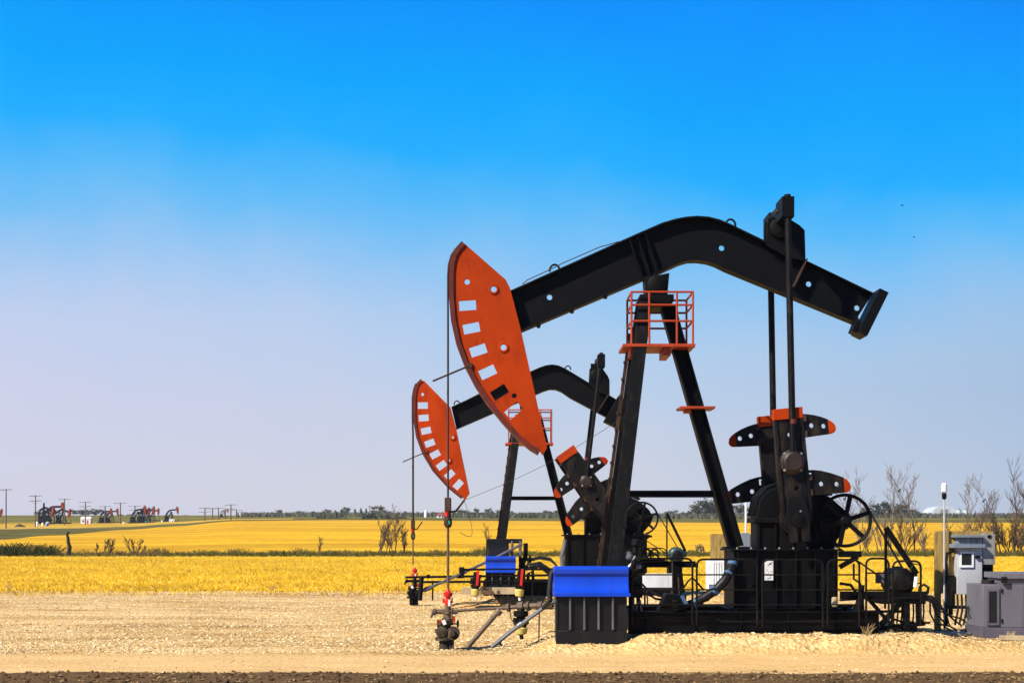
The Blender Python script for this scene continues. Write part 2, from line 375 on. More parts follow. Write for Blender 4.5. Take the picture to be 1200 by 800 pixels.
def lines(px):
    d4, d5, d6 = lerp_tab(D4, px), lerp_tab(D5, px), lerp_tab(D6, px)
    return [(63, 0), (152, 0), (160, zpy(160, 648)), (d4, zpy(d4, lerp_tab(Y4, px))), (d5, zpy(d5, lerp_tab(Y5, px))),
            (d6, zpy(d6, lerp_tab(Y6, px))), (1000, zpy(1000, 603.5)), (1700, zpy(1000, 603.5)+1)]
def zT(x, d):
    if d < 63: return gz(x, d)
    L = lines(x/d*F+600)
    for (a, za), (b, zb) in zip(L, L[1:]):
        if d <= b: return za+(zb-za)*(d-a)/(b-a)
    return L[-1][1]
def sm(a, b, x):
    t = max(0, min(1, (x-a)/(b-a))); return t*t*(3-2*t)
def gz(x, y):
    z = 0.0
    z += .02*noise.noise((x*.5, y*.5, 0))+.012*noise.noise((x*2.1, y*2.1, 4))
    wob = .25*noise.noise((x*.6, 3, 0))+.10*noise.noise((x*2.3, 7, 0))
    by = sm(29.65+wob, 30.45+wob*.5, y)*(1-sm(34.5, 37.5, y))
    h = .19*sm(.1, .9, x)+.15*sm(2.05, 2.6, x)
    h *= (1-.42*sm(8.1, 8.9, x))*(1-sm(11.5, 14, x))
    lump = .03*noise.noise((x*3.1, y*3.1, 9))+.03*noise.noise((x*7, y*7, 2))
    z += by*(h+lump*(h > .02))
    by2 = sm(47.6, 48.6, y)*(1-sm(52.5, 54.5, y))*sm(-2.4, -1.2, x)*(1-sm(6.5, 8, x))
    z += .36*by2
    pit = math.exp(-(((x+.75)*.9)**2+((y-31.9)*1.3)**2)*1.3)
    z -= .14*pit
    z += .07*math.exp(-((x+.6)**2*.35+((y-30.75)/.42)**2))*(.5+noise.noise((x*2, y*2, 1)))
    for ry in (27.35, 29.15): z -= .028*math.exp(-((y-ry-.12*noise.noise((x*.15, ry, 0)))/.16)**2)*(.6+.6*noise.noise((x*.4, ry, 3)))
    sl = 1-sm(25.2, 26.0+.3*noise.noise((x*.8, 0, 5)), y)
    z += sl*(.03+.04*noise.noise((x*1.6, y*1.6, 3))+.035*noise.noise((x*7, y*7, 8)))
    return z

def grid_mesh(name, xs_rows, mat, kind='structure'):
    nr, nc = len(xs_rows), len(xs_rows[0])
    vs = [p for row in xs_rows for p in row]
    fs = [(r*nc+c, r*nc+c+1, (r+1)*nc+c+1, (r+1)*nc+c) for r in range(nr-1) for c in range(nc-1)]
    me = bpy.data.meshes.new(name); me.from_pydata(vs, [], fs); me.polygons.foreach_set('use_smooth', [True]*len(fs))
    me.materials.append(mat); o = bpy.data.objects.new(name, me); col.objects.link(o); o['kind'] = kind
    return o
def steps(a, b, s):
    n = max(1, int(round((b-a)/s))); return [a+(b-a)*i/n for i in range(n+1)]
xs = steps(-130, -26, 4)[:-1]+steps(-26, 26, .14)+steps(26, 130, 4)[1:]
ys = steps(-30, 20, 5)[:-1]+steps(20, 36, .12)[:-1]+steps(36, 65.5, .5)
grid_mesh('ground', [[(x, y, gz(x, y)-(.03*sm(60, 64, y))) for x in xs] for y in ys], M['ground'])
PXS = steps(-3000, -200, 100)[:-1]+steps(-200, 1400, 16)+steps(1400, 4200, 100)[1:]
def zone(name, i, nrow, mat, p0=-1e9, p1=1e9, amp=0.0, wob=0.0):
    rows = []
    pxs = [p for p in PXS if p0 <= p <= p1]
    for k in range(nrow+1):
        row = []
        for px in pxs:
            L = lines(px); (a, za), (b, zb) = L[i], L[i+1]
            t = k/nrow; d = a+(b-a)*t; z = za+(zb-za)*t
            x = (px-600)/F*d
            if 0 < k < nrow: z += amp*noise.noise((x*.02, d*.02, i))
            if k == 0 and wob: d += wob*noise.noise((x*.3, 0, i))
            row.append((x, d, z+(.012 if i == 0 and k == 0 else 0)))
        rows.append(row)
    return grid_mesh(name, rows, mat)
zone('wheat_field', 0, 24, M['wheat'], wob=1.6)
zone('weedy_ditch', 1, 4, M['verge'])
zone('wheat_field_beyond_ditch', 2, 24, M['wheat_far'])
zone('grass_bank', 3, 8, M['verge'])
zone('stubble_field', 4, 6, M['stubble'], p1=344)
zone('far_grass', 4, 6, M['verge'], p0=344)
zone('pasture', 5, 10, M['pasture'])
zone('distant_plain', 6, 6, M['pasture'])
# a pale farm track climbing along the bank at the left
rows = []
for k in range(3):
    row = []
    for px in steps(-220, 140, 12):
        f = sm(-200, 140, px); d = 352+78*f+(k-1)*(5.5-4*f); x = (px-600)/F*d
        row.append((x, d, zT(x, d)+.06))
    rows.append(row)
grid_mesh('farm_track', rows, M['track_far'])

# scattered ground cover (uncountable)
def stones(name, n, area, size, mat, bias=1.0, dens=None):
    v, f = [], []
    for _ in range(n):
        for _t in range(6):
            y = area[2]+(area[3]-area[2])*random.random()**bias
            x = random.uniform(area[0], area[1])*(y/area[3] if area[4] else 1)
            if dens is None or random.random() < dens(x, y): break
        s = size[0]+(size[1]-size[0])*random.random()**3
        z = gz(x, y)+s*.15; o = len(v)
        a = random.random()*6.28; ca, sa = math.cos(a), math.sin(a)
        sx, sy, sz = s*random.uniform(.7, 1.3), s*random.uniform(.5, 1), s*random.uniform(.35, .8)
        for dx, dy, dz in ((1,0,0),(0,1,0),(-1,0,0),(0,-1,0),(.2,.1,1),(0,0,-.6)):
            dx += random.uniform(-.25, .25); dy += random.uniform(-.25, .25)
            px_, py_ = dx*sx, dy*sy
            v.append((x+px_*ca-py_*sa, y+px_*sa+py_*ca, z+dz*sz))
        for q in ((0,1,4),(1,2,4),(2,3,4),(3,0,4),(1,0,5),(2,1,5),(3,2,5),(0,3,5)): f.append(tuple(o+i for i in q))
    me = bpy.data.meshes.new(name); me.from_pydata(v, [], f); me.materials.append(mat)
    o = bpy.data.objects.new(name, me); col.objects.link(o); o['kind'] = 'stuff'; return o
stones('gravel', 60000, (-23, 23, 30.2, 63, True), (.012, .042), M['stone'], 1.3,
       lambda x, y: .25+.9*max(0, noise.noise((x*.12, y*.35, 2))+.35))
stones('road_pebbles', 2600, (-12, 12, 25.4, 30.6, False), (.006, .03), M['stone'])
stones('soil_clods', 9000, (-12, 12, 22.5, 26.1, False), (.010, .055), M['clod'], 1, lambda x, y: 1 if y < 25.3 else .35)
def blades(name, spots, mat, hmin, hmax, w, lean=.5, per=1, rag=0):
    v, f = [], []
    for x, y, z in spots:
        for _ in range(per):
            h = random.uniform(hmin, hmax)*(1 if not rag else .55+1.1*max(0, .5+noise.noise((x*rag, 3, 1)))); a = random.random()*6.28; l = random.gauss(0, lean)*h; l2 = random.gauss(0, lean)*h
            bx, by_ = x+random.gauss(0, w*2), y+random.gauss(0, w*2)
            c, s = math.cos(a)*w/2, math.sin(a)*w/2; o = len(v)
            v += [(bx-c, by_-s, z-.02), (bx+c, by_+s, z-.02), (bx+l+c*.4, by_+l2, z+h), (bx+l-c*.4, by_+l2, z+h*.92)]
            f.append((o, o+1, o+2, o+3))
    me = bpy.data.meshes.new(name); me.from_pydata(v, [], f); me.materials.append(mat)
    o = bpy.data.objects.new(name, me); col.objects.link(o); o['kind'] = 'stuff'; return o
sp = []
while len(sp) < 60000:
    d = 61.5+89.5*random.random()**1.6; px = random.uniform(-160, 1360); x = (px-600)/F*d
    if d < 63.4+1.6*noise.noise((x*.3, 0, 0))-1.4*random.random()**4: continue
    if random.random() > .55+.8*noise.noise((x*.25, d*.35, 0)): continue
    sp.append((x, d, 0))
for _ in range(2600):
    d = 63-5.5*random.random()**2.2; x = random.uniform(-26, 26); sp.append((x, d, gz(x, d)))
blades('standing_wheat_straw', sp, M['straw'], .05, .19, .026, .9, 3)
def strip_spots(n, p0, p1, d0=152.2, d1=159, keep=None):
    out = []
    while len(out) < n:
        px = random.uniform(p0, p1); d = random.uniform(d0, d1); x = (px-600)/F*d
        if keep and random.random() > keep(px): continue
        out.append((x, d, zT(x, d)))
    return out
blades('dark_weeds', strip_spots(900, -60, 68, keep=lambda p: .25+.75*max(0, noise.noise((p*.09, 2, 0))+.4)), M['weed_dark'], .2, .95, .07, .6, 3, .9)
blades('olive_weeds', strip_spots(5200, 55, 1300, keep=lambda p: .35+.65*max(0, noise.noise((p*.02, 0, 0))+.4)), M['weed_olive'], .12, .46, .06, .6, 3, .5)
blades('green_weeds', strip_spots(3800, 190, 1300, 152, 155, keep=lambda p: .2+.8*max(0, noise.noise((p*.03, 5, 0))+.3)), M['weed_green'], .12, .40, .06, .6, 3, .6)
# small separate tufts of dry grass on the pad edge and by the skid
TUFT = [(37/3.636, 692, 62.0, .42, 'low tuft of dry grass on the pad beside the wheat at far left'),
        (319, 691, 62.5, .36, 'small dry tuft alone at the edge of the wheat, right of the shrubs'),
        (1016, 741, 30.55, .26, 'dry grass tuft growing against the front of the black skid'),
        (1185, 749, 31.0, .2, 'flattened dry grass at the foot of the mauve cabinet')]
for px, py, d, h, lab in TUFT:
    p = P(px, py, d); p.z = gz(p.x, p.y)
    mb = MB()
    for _ in range(22):
        a = random.random()*6.28; l = h*random.uniform(.1, .8); hh = h*random.uniform(.5, 1)
        b = p+Vector((random.gauss(0, .03), random.gauss(0, .03), -.02)); e = b+Vector((math.cos(a)*l, math.sin(a)*l*.6, hh))
        mb.path([b, (b+e)/2+Vector((0, 0, hh*.15)), e], [.008, .006, .002], 3)
    tag(mb.build('grass_tuft', M['dry_grass'], None, p, recalc=False), lab, 'grass tuft', 'dry tufts on the pad')

# ------------------------------------------------------------------ the big pumpjack(s)
def qpts(cx, cz, hw, hh, a):
    c, s = math.cos(a), math.sin(a)
    return [(cx+x*c-z*s, cz+x*s+z*c) for x, z in ((-hw, -hh), (hw, -hh), (hw, hh), (-hw, hh))]
def pumpjack(S, label):
    D, s = S['D'], S['s']
    rootp = P(S['base'][0], HY, D); rootp.z = 0
    K = lambda px, py, y=0: P(px, py, D+y)-rootp
    K2 = lambda px, py, y=0: (K(px, py, y).x, K(px, py, y).z)
    ppm = F/D
    root = empty('pumpjack', rootp, label, 'pumpjack', 'large black and orange pumpjacks')
    yw = S['half']                                   # half width of the skid
    zb, zt = S['zb'], S['zt']
    # --- skid
    mb = MB()
    x0, x1 = K(S['skid'][0], 0, -yw).x, K(S['skid'][1], 0, -yw).x
    h = zt-zb
    for y in (-yw, yw):
        mb.ibeam((x0, y, (zb+zt)/2), (x1, y, (zb+zt)/2), .22*s, h, (0, 1, 0), .03)
        k = x0+.35
        while k < x1-.1:
            mb.bb((k-.012, y-.085*s, zb+.032), (k+.012, y+.085*s, zt-.032)); k += .92*s
    for t in (0.02, .25, .5, .75, .98):
        xx = x0+(x1-x0)*t; mb.bb((xx-.06, -yw+.1, zb+.05), (xx+.06, yw-.1, zt-.04))
    mb.build('skid_base', M['black'], root, bevel=.006)
    # --- gearbox pedestal
    px0, px1, pyt = S['ped']; pw = .78*s
    a = K(px0, pyt, -pw); b = K(px1, pyt, -pw); a.z = b.z = K(px0, pyt, -pw).z
    mb = MB(); mb.bb((a.x+.04, -pw+.06, zt+.002), (b.x-.04, pw-.06, a.z-.04))
    mb.bb((a.x-.03, -pw-.05, a.z-.038), (b.x+.03, pw+.05, a.z))
    for i in range(6):
        xx = a.x+.12+(b.x-a.x-.24)*i/5
        mb.bb((xx-.012, -pw-.02, zt+.002), (xx+.012, -pw+.055, a.z-.042)); mb.bb((xx-.012, pw-.055, zt+.002), (xx+.012, pw+.02, a.z-.042))
    for i in range(3):
        xx = a.x+.35+(b.x-a.x-.7)*i/2
        mb.bb((xx-.05, -pw-.005, zt+.35), (xx+.05, -pw+.05, zt+.55))
    mb.bb((a.x-.06, -pw-.03, zt+.003), (b.x+.06, pw+.03, zt+.03))
    ped = mb.build('gearbox_pedestal', M['black'], root, bevel=.006)
    mb = MB()
    for i in range(8): mb.lathe((a.x+.1+(b.x-a.x-.2)*i/7, -pw-.0, a.z), (0, 0, 1), [(0, .022), (.022, .022), (.024, .012), (.04, .012)], 6)
    build_each(mb, 'bolt', M['steel_grey'], ped)
    # --- gearbox
    sc = S['cs']/ppm                                     # metres per 'pump 1 pixel' of the crank drawing
    cx, cz = K2(*S['shaft'], -.95*s)
    G = lambda u, w: (cx+u*sc, cz+w*sc)
    gw = .42*s; gb = a.z
    top = [(-42, 4), (-38, 24), (-27, 36), (-6, 43), (22, 38), (46, 27), (62, 13), (69, 1), (65, -10), (53, -24)]
    poly = [G(*q) for q in top]; poly = [(poly[0][0], gb)]+poly+[(poly[-1][0], gb)]
    mb = MB(); mb.prism(poly, -gw, gw)
    mb.bb((G(-46, 0)[0], -gw-.08, G(0, -3)[1]), (G(58, 0)[0], gw+.08, G(0, 3)[1]))
    for k in (-.9, -.3, .3, .9): mb.strip([G(u*1.03, w*1.03+1) for u, w in top[:6]], .05, k*gw-.025, k*gw+.025)
    for q in (-40, -20, 0, 25, 48):
        mb.bb((G(q, 0)[0]-.02, -gw-.05, gb), (G(q, 0)[0]+.02, -gw, G(0, -3)[1]))
    gbx = mb.build('gearbox', M['black'], root, bevel=.008)
    mb = MB()
    for y in (-1, 1): mb.lathe((cx, y*gw, cz), (0, y, 0), [(0, 17*sc), (.08, 17*sc), (.10, 13*sc), (.16, 13*sc)], 20)
    build_each(mb, 'bearing_cap', M['crank_black'], gbx, bevel=.004)
    mb = MB(); mb.tube((cx, -1.12*s, cz), (cx, 1.12*s, cz), 7*sc, n=16); mb.build('crank_shaft', M['crank_black'], root)
    # --- belt sheave on the input shaft
    wx, wz = K2(*S['wheel'], -.6*s); wr = S['wheel_r']/ppm; yS = -.62*s
    mb = MB(); mb.torus((wx, yS, wz), (0, 1, 0), wr-.03*s, .034*s, 40, 8, True)
    mb.lathe((wx, yS-.08*s, wz), (0, 1, 0), [(0, .07*s), (.02, .10*s), (.16*s, .10*s), (.18*s, .06*s)], 14)
    for i in range(6):
        t = R(18)+i*math.pi/3; e = Vector((math.cos(t), 0, math.sin(t)))
        mb.beam(Vector((wx, yS, wz))+e*.08*s, Vector((wx, yS, wz))+e*(wr-.04*s), .05*s, .085*s)
    mb.build('belt_sheave', M['black'], root)
    mb = MB(); mb.tube((wx, yS+.1, wz), (wx, .3*s, wz), .06*s); mb.lathe((wx, -gw-.03, wz), (0, 1, 0), [(0, .16*s), (.1, .20*s)], 14)
    mb.build('input_shaft', M['black'], root)
    # --- cranks, counterweights, wrist pins (crank frame: shaft at 0,0, arm upwards)
    ca, sa = math.cos(S['crank']), math.sin(S['crank'])
    def C(u, w): return (cx+(u*ca-w*sa)*sc, cz+(u*sa+w*ca)*sc)
    yc = .95*s; ct = .09*s
    for side in (-1, 1):
        y0, y1 = side*yc-ct, side*yc+ct
        fl = (1 if side < 0 else -1)*S.get('flip', 1)
        arm = [(-17, 118), (17, 118), (18.5, 40), (17, 4), (14, -8), (5, -15), (-5, -15), (-14, -8), (-17, 4), (-18.5, 40)]
        mb = MB(); mb.plate([C(fl*u, w) for u, w in arm], [circ(*C(fl*2, 37), 3.1*sc), circ(*C(fl*0, 100), 2.6*sc)], y0, y1)
        for uu in (-15.5, 15.5): mb.prism([C(uu-1.8, 117), C(uu+1.8, 117), C(uu+1.8+.8*(uu > 0)-.8*(uu < 0), 10), C(uu-1.8+.8*(uu > 0)-.8*(uu < 0), 10)], *sorted((side*(yc+ct+.035), side*(yc+ct+.001))))
        mb.prism([C(-10, 28), C(10, 28), C(13, 6), C(12, -26), C(2.5, -26), C(2, -6), C(-2, -6), C(-2.5, -26), C(-12, -26), C(-13, 6)], *sorted((side*(yc+ct+.06), side*(yc+ct+.0015))))
        cr = mb.build('crank', M['crank_black'], root, bevel=.006)
        mb = MB(); mb.prism([C(-17.2, 118.3), C(17.2, 118.3), C(17.4, 131), C(-17, 131)], y0-.04*s, y1+.005); mb.build('crank_cap', M['orange'], cr, bevel=.006)
        ps = -1 if side < 0 else 1
        px_, pz_ = C(0, S['throw'])
        mb = MB(); mb.lathe((px_, side*(yc+ct*1.02), pz_), (0, side, 0), [(t_, r_*sc*S.get('pin', 1)) for t_, r_ in ((0, 15), (.03, 15), (.04, 13), (.05, 12), (.16*s, 12), (.19*s, 9.5))], 20)
        mb.build('wrist_pin', M['copper'], cr)
        mb = MB()
        for q in range(4):
            t = R(45+90*q); mb.lathe((px_+math.cos(t)*13.6*sc*S.get('pin', 1), side*(yc+ct+.03), pz_+math.sin(t)*13.6*sc*S.get('pin', 1)), (0, side, 0), [(0, 1.7*sc), (.03, 1.7*sc)], 6)
        mb.lathe((C(3.4, 10)[0], side*(yc+ct+.06), C(3.4, 10)[1]), (0, side, 0), [(0, .02), (.02, .02)], 6)
        build_each(mb, 'bolt', M['steel_grey'], cr)
        mb = MB(); mb.lathe((cx, side*(yc+ct+.0615), cz), (0, side, 0), [(0, 8.5*sc), (.05*s, 8.5*sc), (.06*s, 6*sc)], 16); mb.build('shaft_end', M['black'], cr)
        up = [(15, 95), (15, 123), (22, 122.3), (30, 120.5), (38, 117.8), (46, 114)]
        upt = [(46.2, 113.9), (51, 110.5), (54, 107), (55, 102), (53.5, 98.5), (50, 96.8), (46.2, 96.5)]
        lo = [(15, 27), (15, 57), (24, 56.6), (33, 54.8), (44, 51), (52, 47.5), (58, 44.5)]
        lot = [(58.2, 44.4), (62, 41.5), (65, 37), (66, 32), (64.5, 28.5), (61, 26.8), (58.2, 26.6)]
        du = S.get('drop', 0); up = [(u, w-du) for u, w in up]; upt = [(u, w-du) for u, w in upt]
        for body, tip, wm, hl in ((up, upt, 108.5-du, (27, 41)), (lo, lot, 39.5, (32, 50))):
            bd = [C(fl*u, w) for u, w in body+[(body[-1][0], tip[-1][1])]]
            holes = [circ(*C(fl*hl[0], wm), 2.9*sc), circ(*C(fl*hl[1], wm-2), 2.9*sc)]
            if body is lo:  # slots by the arm
                holes += [qpts(*C(fl*20.5, 50), 2*sc, 3.6*sc, S['crank']), qpts(*C(fl*20.5, 32.5), 2.2*sc, 2.6*sc, S['crank'])]
            mb = MB(); mb.plate(bd, holes, side*yc-.06*s, side*yc+.06*s)
            cw = mb.build('counterweight', M['crank_black'], root, bevel=.005)
            mb = MB(); mb.prism([C(fl*u, w) for u, w in tip], side*yc-.06*s, side*yc+.06*s); mb.build('counterweight_tip', M['orange'], cw, bevel=.005)
            mb = MB()
            for ww in (wm+9, wm-9): mb.box((C(fl*18, ww)[0], side*yc-.09*s, C(fl*18, ww)[1]), (5*sc, .06*s, 7*sc), Matrix.Rotation(-S['crank'], 3, 'Y'))
            build_each(mb, 'clamp', M['rust'], cw)
    # --- equalizer and pitmans
    ye = 1.06*s
    a1 = K(*S['eq'][0], -ye); b1 = K(*S['eq'][1], -ye)
    mb = MB(); hq = b1.z-a1.z
    mb.bb((a1.x+.02, -ye*.4, a1.z+.12*hq), (b1.x-.02, ye*.4, b1.z-.12*hq))
    for k in (-1, 1): mb.bb((a1.x, k*(ye+.09*s), a1.z), (b1.x, k*ye*.39, b1.z))
    eq = mb.build('equalizer_beam', M['black'], root, bevel=.008)
    mb = MB()
    for y in (-.6, .6): mb.lathe((a1.x, y*ye, (a1.z+b1.z)/2), (-1, 0, 0), [(0, .05*s), (.05, .05*s)], 8)
    build_each(mb, 'bolt', M['rust'], eq)
    ec = Vector((K(*S['eqb'])[0], 0, K(*S['eqb'])[2]))
    mb = MB(); mb.lathe((ec.x, -.30*s, ec.z), (0, 1, 0), [(0, .13*s), (.03, .20*s), (.57*s, .20*s), (.6*s, .13*s)], 18)
    mb.bb((ec.x-.16*s, -.12*s, ec.z), (ec.x+.16*s, .12*s, (a1.z+b1.z)/2))
    mb.prism([K2(*q) for q in S['eqp']], -.2*s, -.17*s); mb.prism([K2(*q) for q in S['eqp']], .17*s, .2*s)
    mb.build('equalizer_bearing', M['black'], root, bevel=.006)
    for side in (-1, 1):
        t = Vector(((a1.x+b1.x)/2, side*ye, b1.z+.05)); q = C(0, S['throw']); b2 = Vector((q[0], side*(ye if side > 0 else ye)+side*.06*s, q[1]+.02))
        mb = MB(); mb.tube(t, b2, .068*s, n=10)
        mb.box((t.x, t.y, t.z-.25*s), (.16*s, .14*s, .4*s)); mb.box(b2+Vector((0, 0, .18*s)), (.12*s, .10*s, .42*s))
        mb.lathe((b2.x, b2.y-.08*s, b2.z), (0, 1, 0), [(0, .16*s), (.16*s, .16*s)], 16)
        pm = mb.build('pitman_arm', M['dull_black'], root, bevel=.004)
        mb = MB(); mb.lathe(b2+Vector((0, 0, .72*s)), (0, 0, 1), [(0, .073*s), (.09, .073*s)], 10); mb.build('paint_band', M['dark_orange'], pm)
    # --- walking beam (I section, bent)
    tp, bt = [K2(*q) for q in S['top']], [K2(*q) for q in S['bot']]
    mb = MB(); fw = .19*s
    mb.plate(tp+bt, [circ(*K2(*q), 3.3/ppm*S['hs']) for q in S['bh']], -.03*s, .03*s)
    mb.strip(tp, -.035*s, -fw, fw); mb.strip(bt, -.035*s, -fw, fw)
    for (qa, qb) in S['ribs']:
        A, B = K(*qa), K(*qb); mb.beam(A, B, 2*fw-.02, .02)
    wb = mb.build('walking_beam', M['black'], root)
    for q in S['eyes']:
        c = K(*q); mb = MB()
        mb.path([c+Vector((math.cos(t)*.10*s, 0, math.sin(t)*.12*s)) for t in [R(i*20-10) for i in range(11)]], .022*s, 8); mb.build('lifting_eye', M['dull_black'], wb)
    mb = MB()
    for q in S['studs']:
        c = K(*q); mb.lathe((c.x, -.10, c.z+.045*s), (0, 0, 1), [(-.08*s, .035*s), (0, .05*s)], 8); 
    if S['studs']: build_each(mb, 'stud', M['rust'], wb)
    mb = MB(); mb.path([K(*q, -.1) for q in S['bcable']], .011, 5); mb.build('grease_line', M['wire'], wb)
    mb = MB(); mb.prism([K2(*q) for q in S['tail']], -.34*s, .34*s)
    mb.prism([K2(*q) for q in S['tail2']], -.2*s, .2*s); mb.build('tail_plate', M['black'], wb, bevel=.008)
    mb = MB(); mb.beam(K(*S['gus'][0]), K(*S['gus'][1]), .52*s, .025); mb.build('beam_clamp', M['rust'], wb)
    # --- horse head
    arc = [K2(*q, -.26*s) for q in S['arc']]; back = [K2(*q, -.26*s) for q in S['back']]
    inn = []
    n = len(arc)
    for i in range(n):
        A, B = Vector(arc[max(i-1, 0)]), Vector(arc[min(i+1, n-1)]); d = (B-A).normalized(); inn.append(tuple(Vector(arc[i])+Vector((-d.y, d.x))*S['tr']/ppm))
    holes = []; holes2 = []
    for (hx, hy, hw, hh, ang) in S['win']:
        c = K2(hx, hy, -.26*s); holes.append(qpts(c[0], c[1], hw/ppm, hh/ppm, R(ang))); holes2.append(qpts(c[0], c[1]+S['gap']*.5/ppm, (hw+S['gap']*.55)/ppm, (hh+S['gap']*.6)/ppm, R(ang)))
    for (hx, hy, r) in S['hh']: holes.append(circ(*K2(hx, hy, -.26*s), r/ppm)); holes2.append(circ(*K2(hx, hy-S['gap']*.6, -.26*s), (r+S['gap']*.6)/ppm))
    mb = MB()
    mb.plate(inn+back, holes, -.26*s-.012, -.26*s+.012); mb.plate(inn+back, holes2, .26*s-.012, .26*s+.012)
    hd = mb.build('horse_head', M['orange'], root)
    mb = MB(); mb.strip(arc, S['tr']/ppm*1.02, -.31*s, .31*s); mb.build('track', M['dark_orange'], hd)
    mb = MB(); mb.strip([back[-1], inn[0]], .02, -.24*s, .24*s); mb.strip(back, .02, -.24*s, .24*s)
    mb.build('back_plate', M['orange'], hd)
    mb = MB()
    for (hx, hy, r) in S['hh'][1:3]:
        c = K(hx, hy, -.26*s); mb.torus((c.x, c.y-.015, c.z), (0, 1, 0), (r+1.4)/ppm, 1.4/ppm, 16, 6)
    build_each(mb, 'boss', M['orange'], hd)
    mb = MB(); A, B = [K(*q, -.30*s) for q in S['lever']]; mb.tube(A, B, .02*s, n=6); mb.box(B, (.07*s, .05, .09*s)); mb.build('catch_lever', M['rust'], hd)
    # --- bridle, carrier, polished rod
    bx = K(S['bridle'][0], 0).x; zc = K(0, S['bridle'][1]).z
    jj = S['tangent']
    mb = MB()
    for y in (-.11*s, .11*s):
        pts = [Vector((arc[i][0]-.03, y, arc[i][1])) for i in range(1, jj+1)]
        mb.path(pts+[Vector((bx, y, arc[jj][1]-.5)), Vector((bx, y, zc))], S['cable']*s, 6)
    mb.build('bridle_cable', M['wire'], root)
    mb = MB(); mb.tube((bx, 0, K(0, S['bridle'][2]).z), (bx, 0, K(0, S['rodend']).z), .026*s, n=8); mb.build('polished_rod', M['rod'], root)
    zl = K(0, S['bridle'][2]).z
    mb = MB(); H = zc-zl
    mb.bb((bx-.06*s, -.22*s, zc-.45*H), (bx+.06*s, .22*s, zc)); mb.lathe((bx, 0, zl), (0, 0, 1), [(0, .05*s), (.1*H, .085*s), (.3*H, .085*s), (.32*H, .06*s), (.6*H, .06*s)], 12)
    cb = mb.build('carrier_bar', M['rust'], root, bevel=.006)
    mb = MB(); mb.lathe((bx-.02, -.16*s, zl+.38*H), (0, 0, 1), [(0, .045*s), (.27*H, .045*s)], 12); mb.build('load_cell', M['red'], cb)
    mb = MB(); mb.bb((bx+.01, -.13*s, zl+.12*H), (bx+.045*s, -.08*s, zl+.24*H)); mb.build('rod_clamp', M['green'], cb)
    mb = MB(); mb.path([(bx, -.05, zl+.52*H), (bx+.16*s, -.06, zl+.55*H), (bx+.24*s, -.06, zl+.72*H), (bx+.33*s, -.06, zl+.92*H)], .022*s, 6)
    mb.build('cable_arm', M['rust'], cb)
    if S['sensor']:
        A = Vector((bx+.33*s, -.06, zl+.92*H)); B = K(*S['sensor'], -.55)
        mb = MB(); mb.path([A.lerp(B, t/14)+Vector((0, 0, -.14*math.sin(math.pi*t/14))) for t in range(15)], .006, 4)
        mb.path([A.lerp(Vector((bx+.25, 0, zl-.1)), t/10)+Vector((.20*math.sin(math.pi*t/10), 0, -.34*math.sin(math.pi*t/10))) for t in range(11)], .006, 4)
        mb.build('sensor_cable', M['wire'], root)
    # --- samson post
    for side in (-1, 1):
        A = K(*S['fl'][0], 0); A.y = side*.32*s; B = K(*S['fl'][1], -yw*.92); B.y = side*yw*.92; B.z = zt
        mb = MB(); mb.ibeam(A, B, .26*s, .30*s, (1, 0, 0), .028); mb.bb((B.x-.22*s, B.y-.2*s, zt+.001), (B.x+.22*s, B.y+.2*s, zt+.03))
        lg = mb.build('leg', M['dull_black'], root)
        if side > 0:                                     # ladder up the far leg
            mb = MB()
            mb.beam(A.lerp(B, .1)+Vector((-.185*s, -.04, 0)), A.lerp(B, .985)+Vector((-.185*s, -.04, 0)), .05, .07)
            for i in range(16):
                c = A.lerp(B, .14+.82*i/15); mb.box(c+Vector((-.225*s, -.06, 0)), (.03, .05, .06))
            mb.build('ladder_rail', M['rust'], root)
    A = K(*S['rl'][0]); B = K(*S['rl'][1]); B.z = K(*S['rl'][1]).z
    mb = MB(); mb.ibeam(A, B, .36*s, .29*s, (0, 1, 0), .03); mb.bb((B.x-.25*s, -.24*s, B.z-.02), (B.x+.25*s, .24*s, B.z+.015))
    mb.build('leg', M['black'], root)
    A, B = K(*S['brace'][0]), K(*S['brace'][1])
    mb = MB(); mb.ibeam(A, B, .14*s, .14*s, (0, 1, 0), .02)
    zbr = A.z; f0, f1 = K(*S['fl'][0]), Vector((K(*S['fl'][1], -yw*.92).x, 0, zt)); tt = (zbr-f1.z)/(f0.z-f1.z); yl = yw*.92*(1-tt)+.32*s*tt; xl = f1.x+(f0.x-f1.x)*tt
    mb.beam((xl, -yl, zbr), (xl, yl, zbr), .12*s, .12*s, (0, 0, 1)); mb.build('brace', M['black'], root)
    sx, sz = K2(*S['saddle'])
    mb = MB(); mb.lathe((sx, -.36*s, sz), (0, 1, 0), [(0, .12*s), (.03, .19*s), (.69*s, .19*s), (.72*s, .12*s)], 18)
    mb.bb((sx-.34*s, -.34*s, sz-.34*s), (sx+.34*s, .34*s, sz-.20*s)); mb.prism([(sx-.22*s, sz-.2*s), (sx+.22*s, sz-.2*s), (sx+.26*s, sz+.24*s), (sx-.24*s, sz+.14*s)], -.26*s, .26*s)
    mb.bb((sx-.26*s, -.42*s, sz-.46*s), (sx+.26*s, .42*s, sz-.345*s)); mb.build('saddle_bearing', M['black'], root, bevel=.01)
    # --- work platform
    pa, pb = K(S['plat'][0], S['plat'][2], -.62*s), K(S['plat'][1], S['plat'][2], -.62*s); zf = pa.z
    mb = MB(); mb.bb((pa.x, -.62*s, zf-.06*s), (pb.x, .62*s, zf))
    for t in (.16, .62): mb.bb((pa.x+(pb.x-pa.x)*t-.07*s, -.5*s, zf-.22*s), (pa.x+(pb.x-pa.x)*t+.07*s, .5*s, zf-.062*s))
    pf = mb.build('platform', M['rail_orange'], root, bevel=.004)
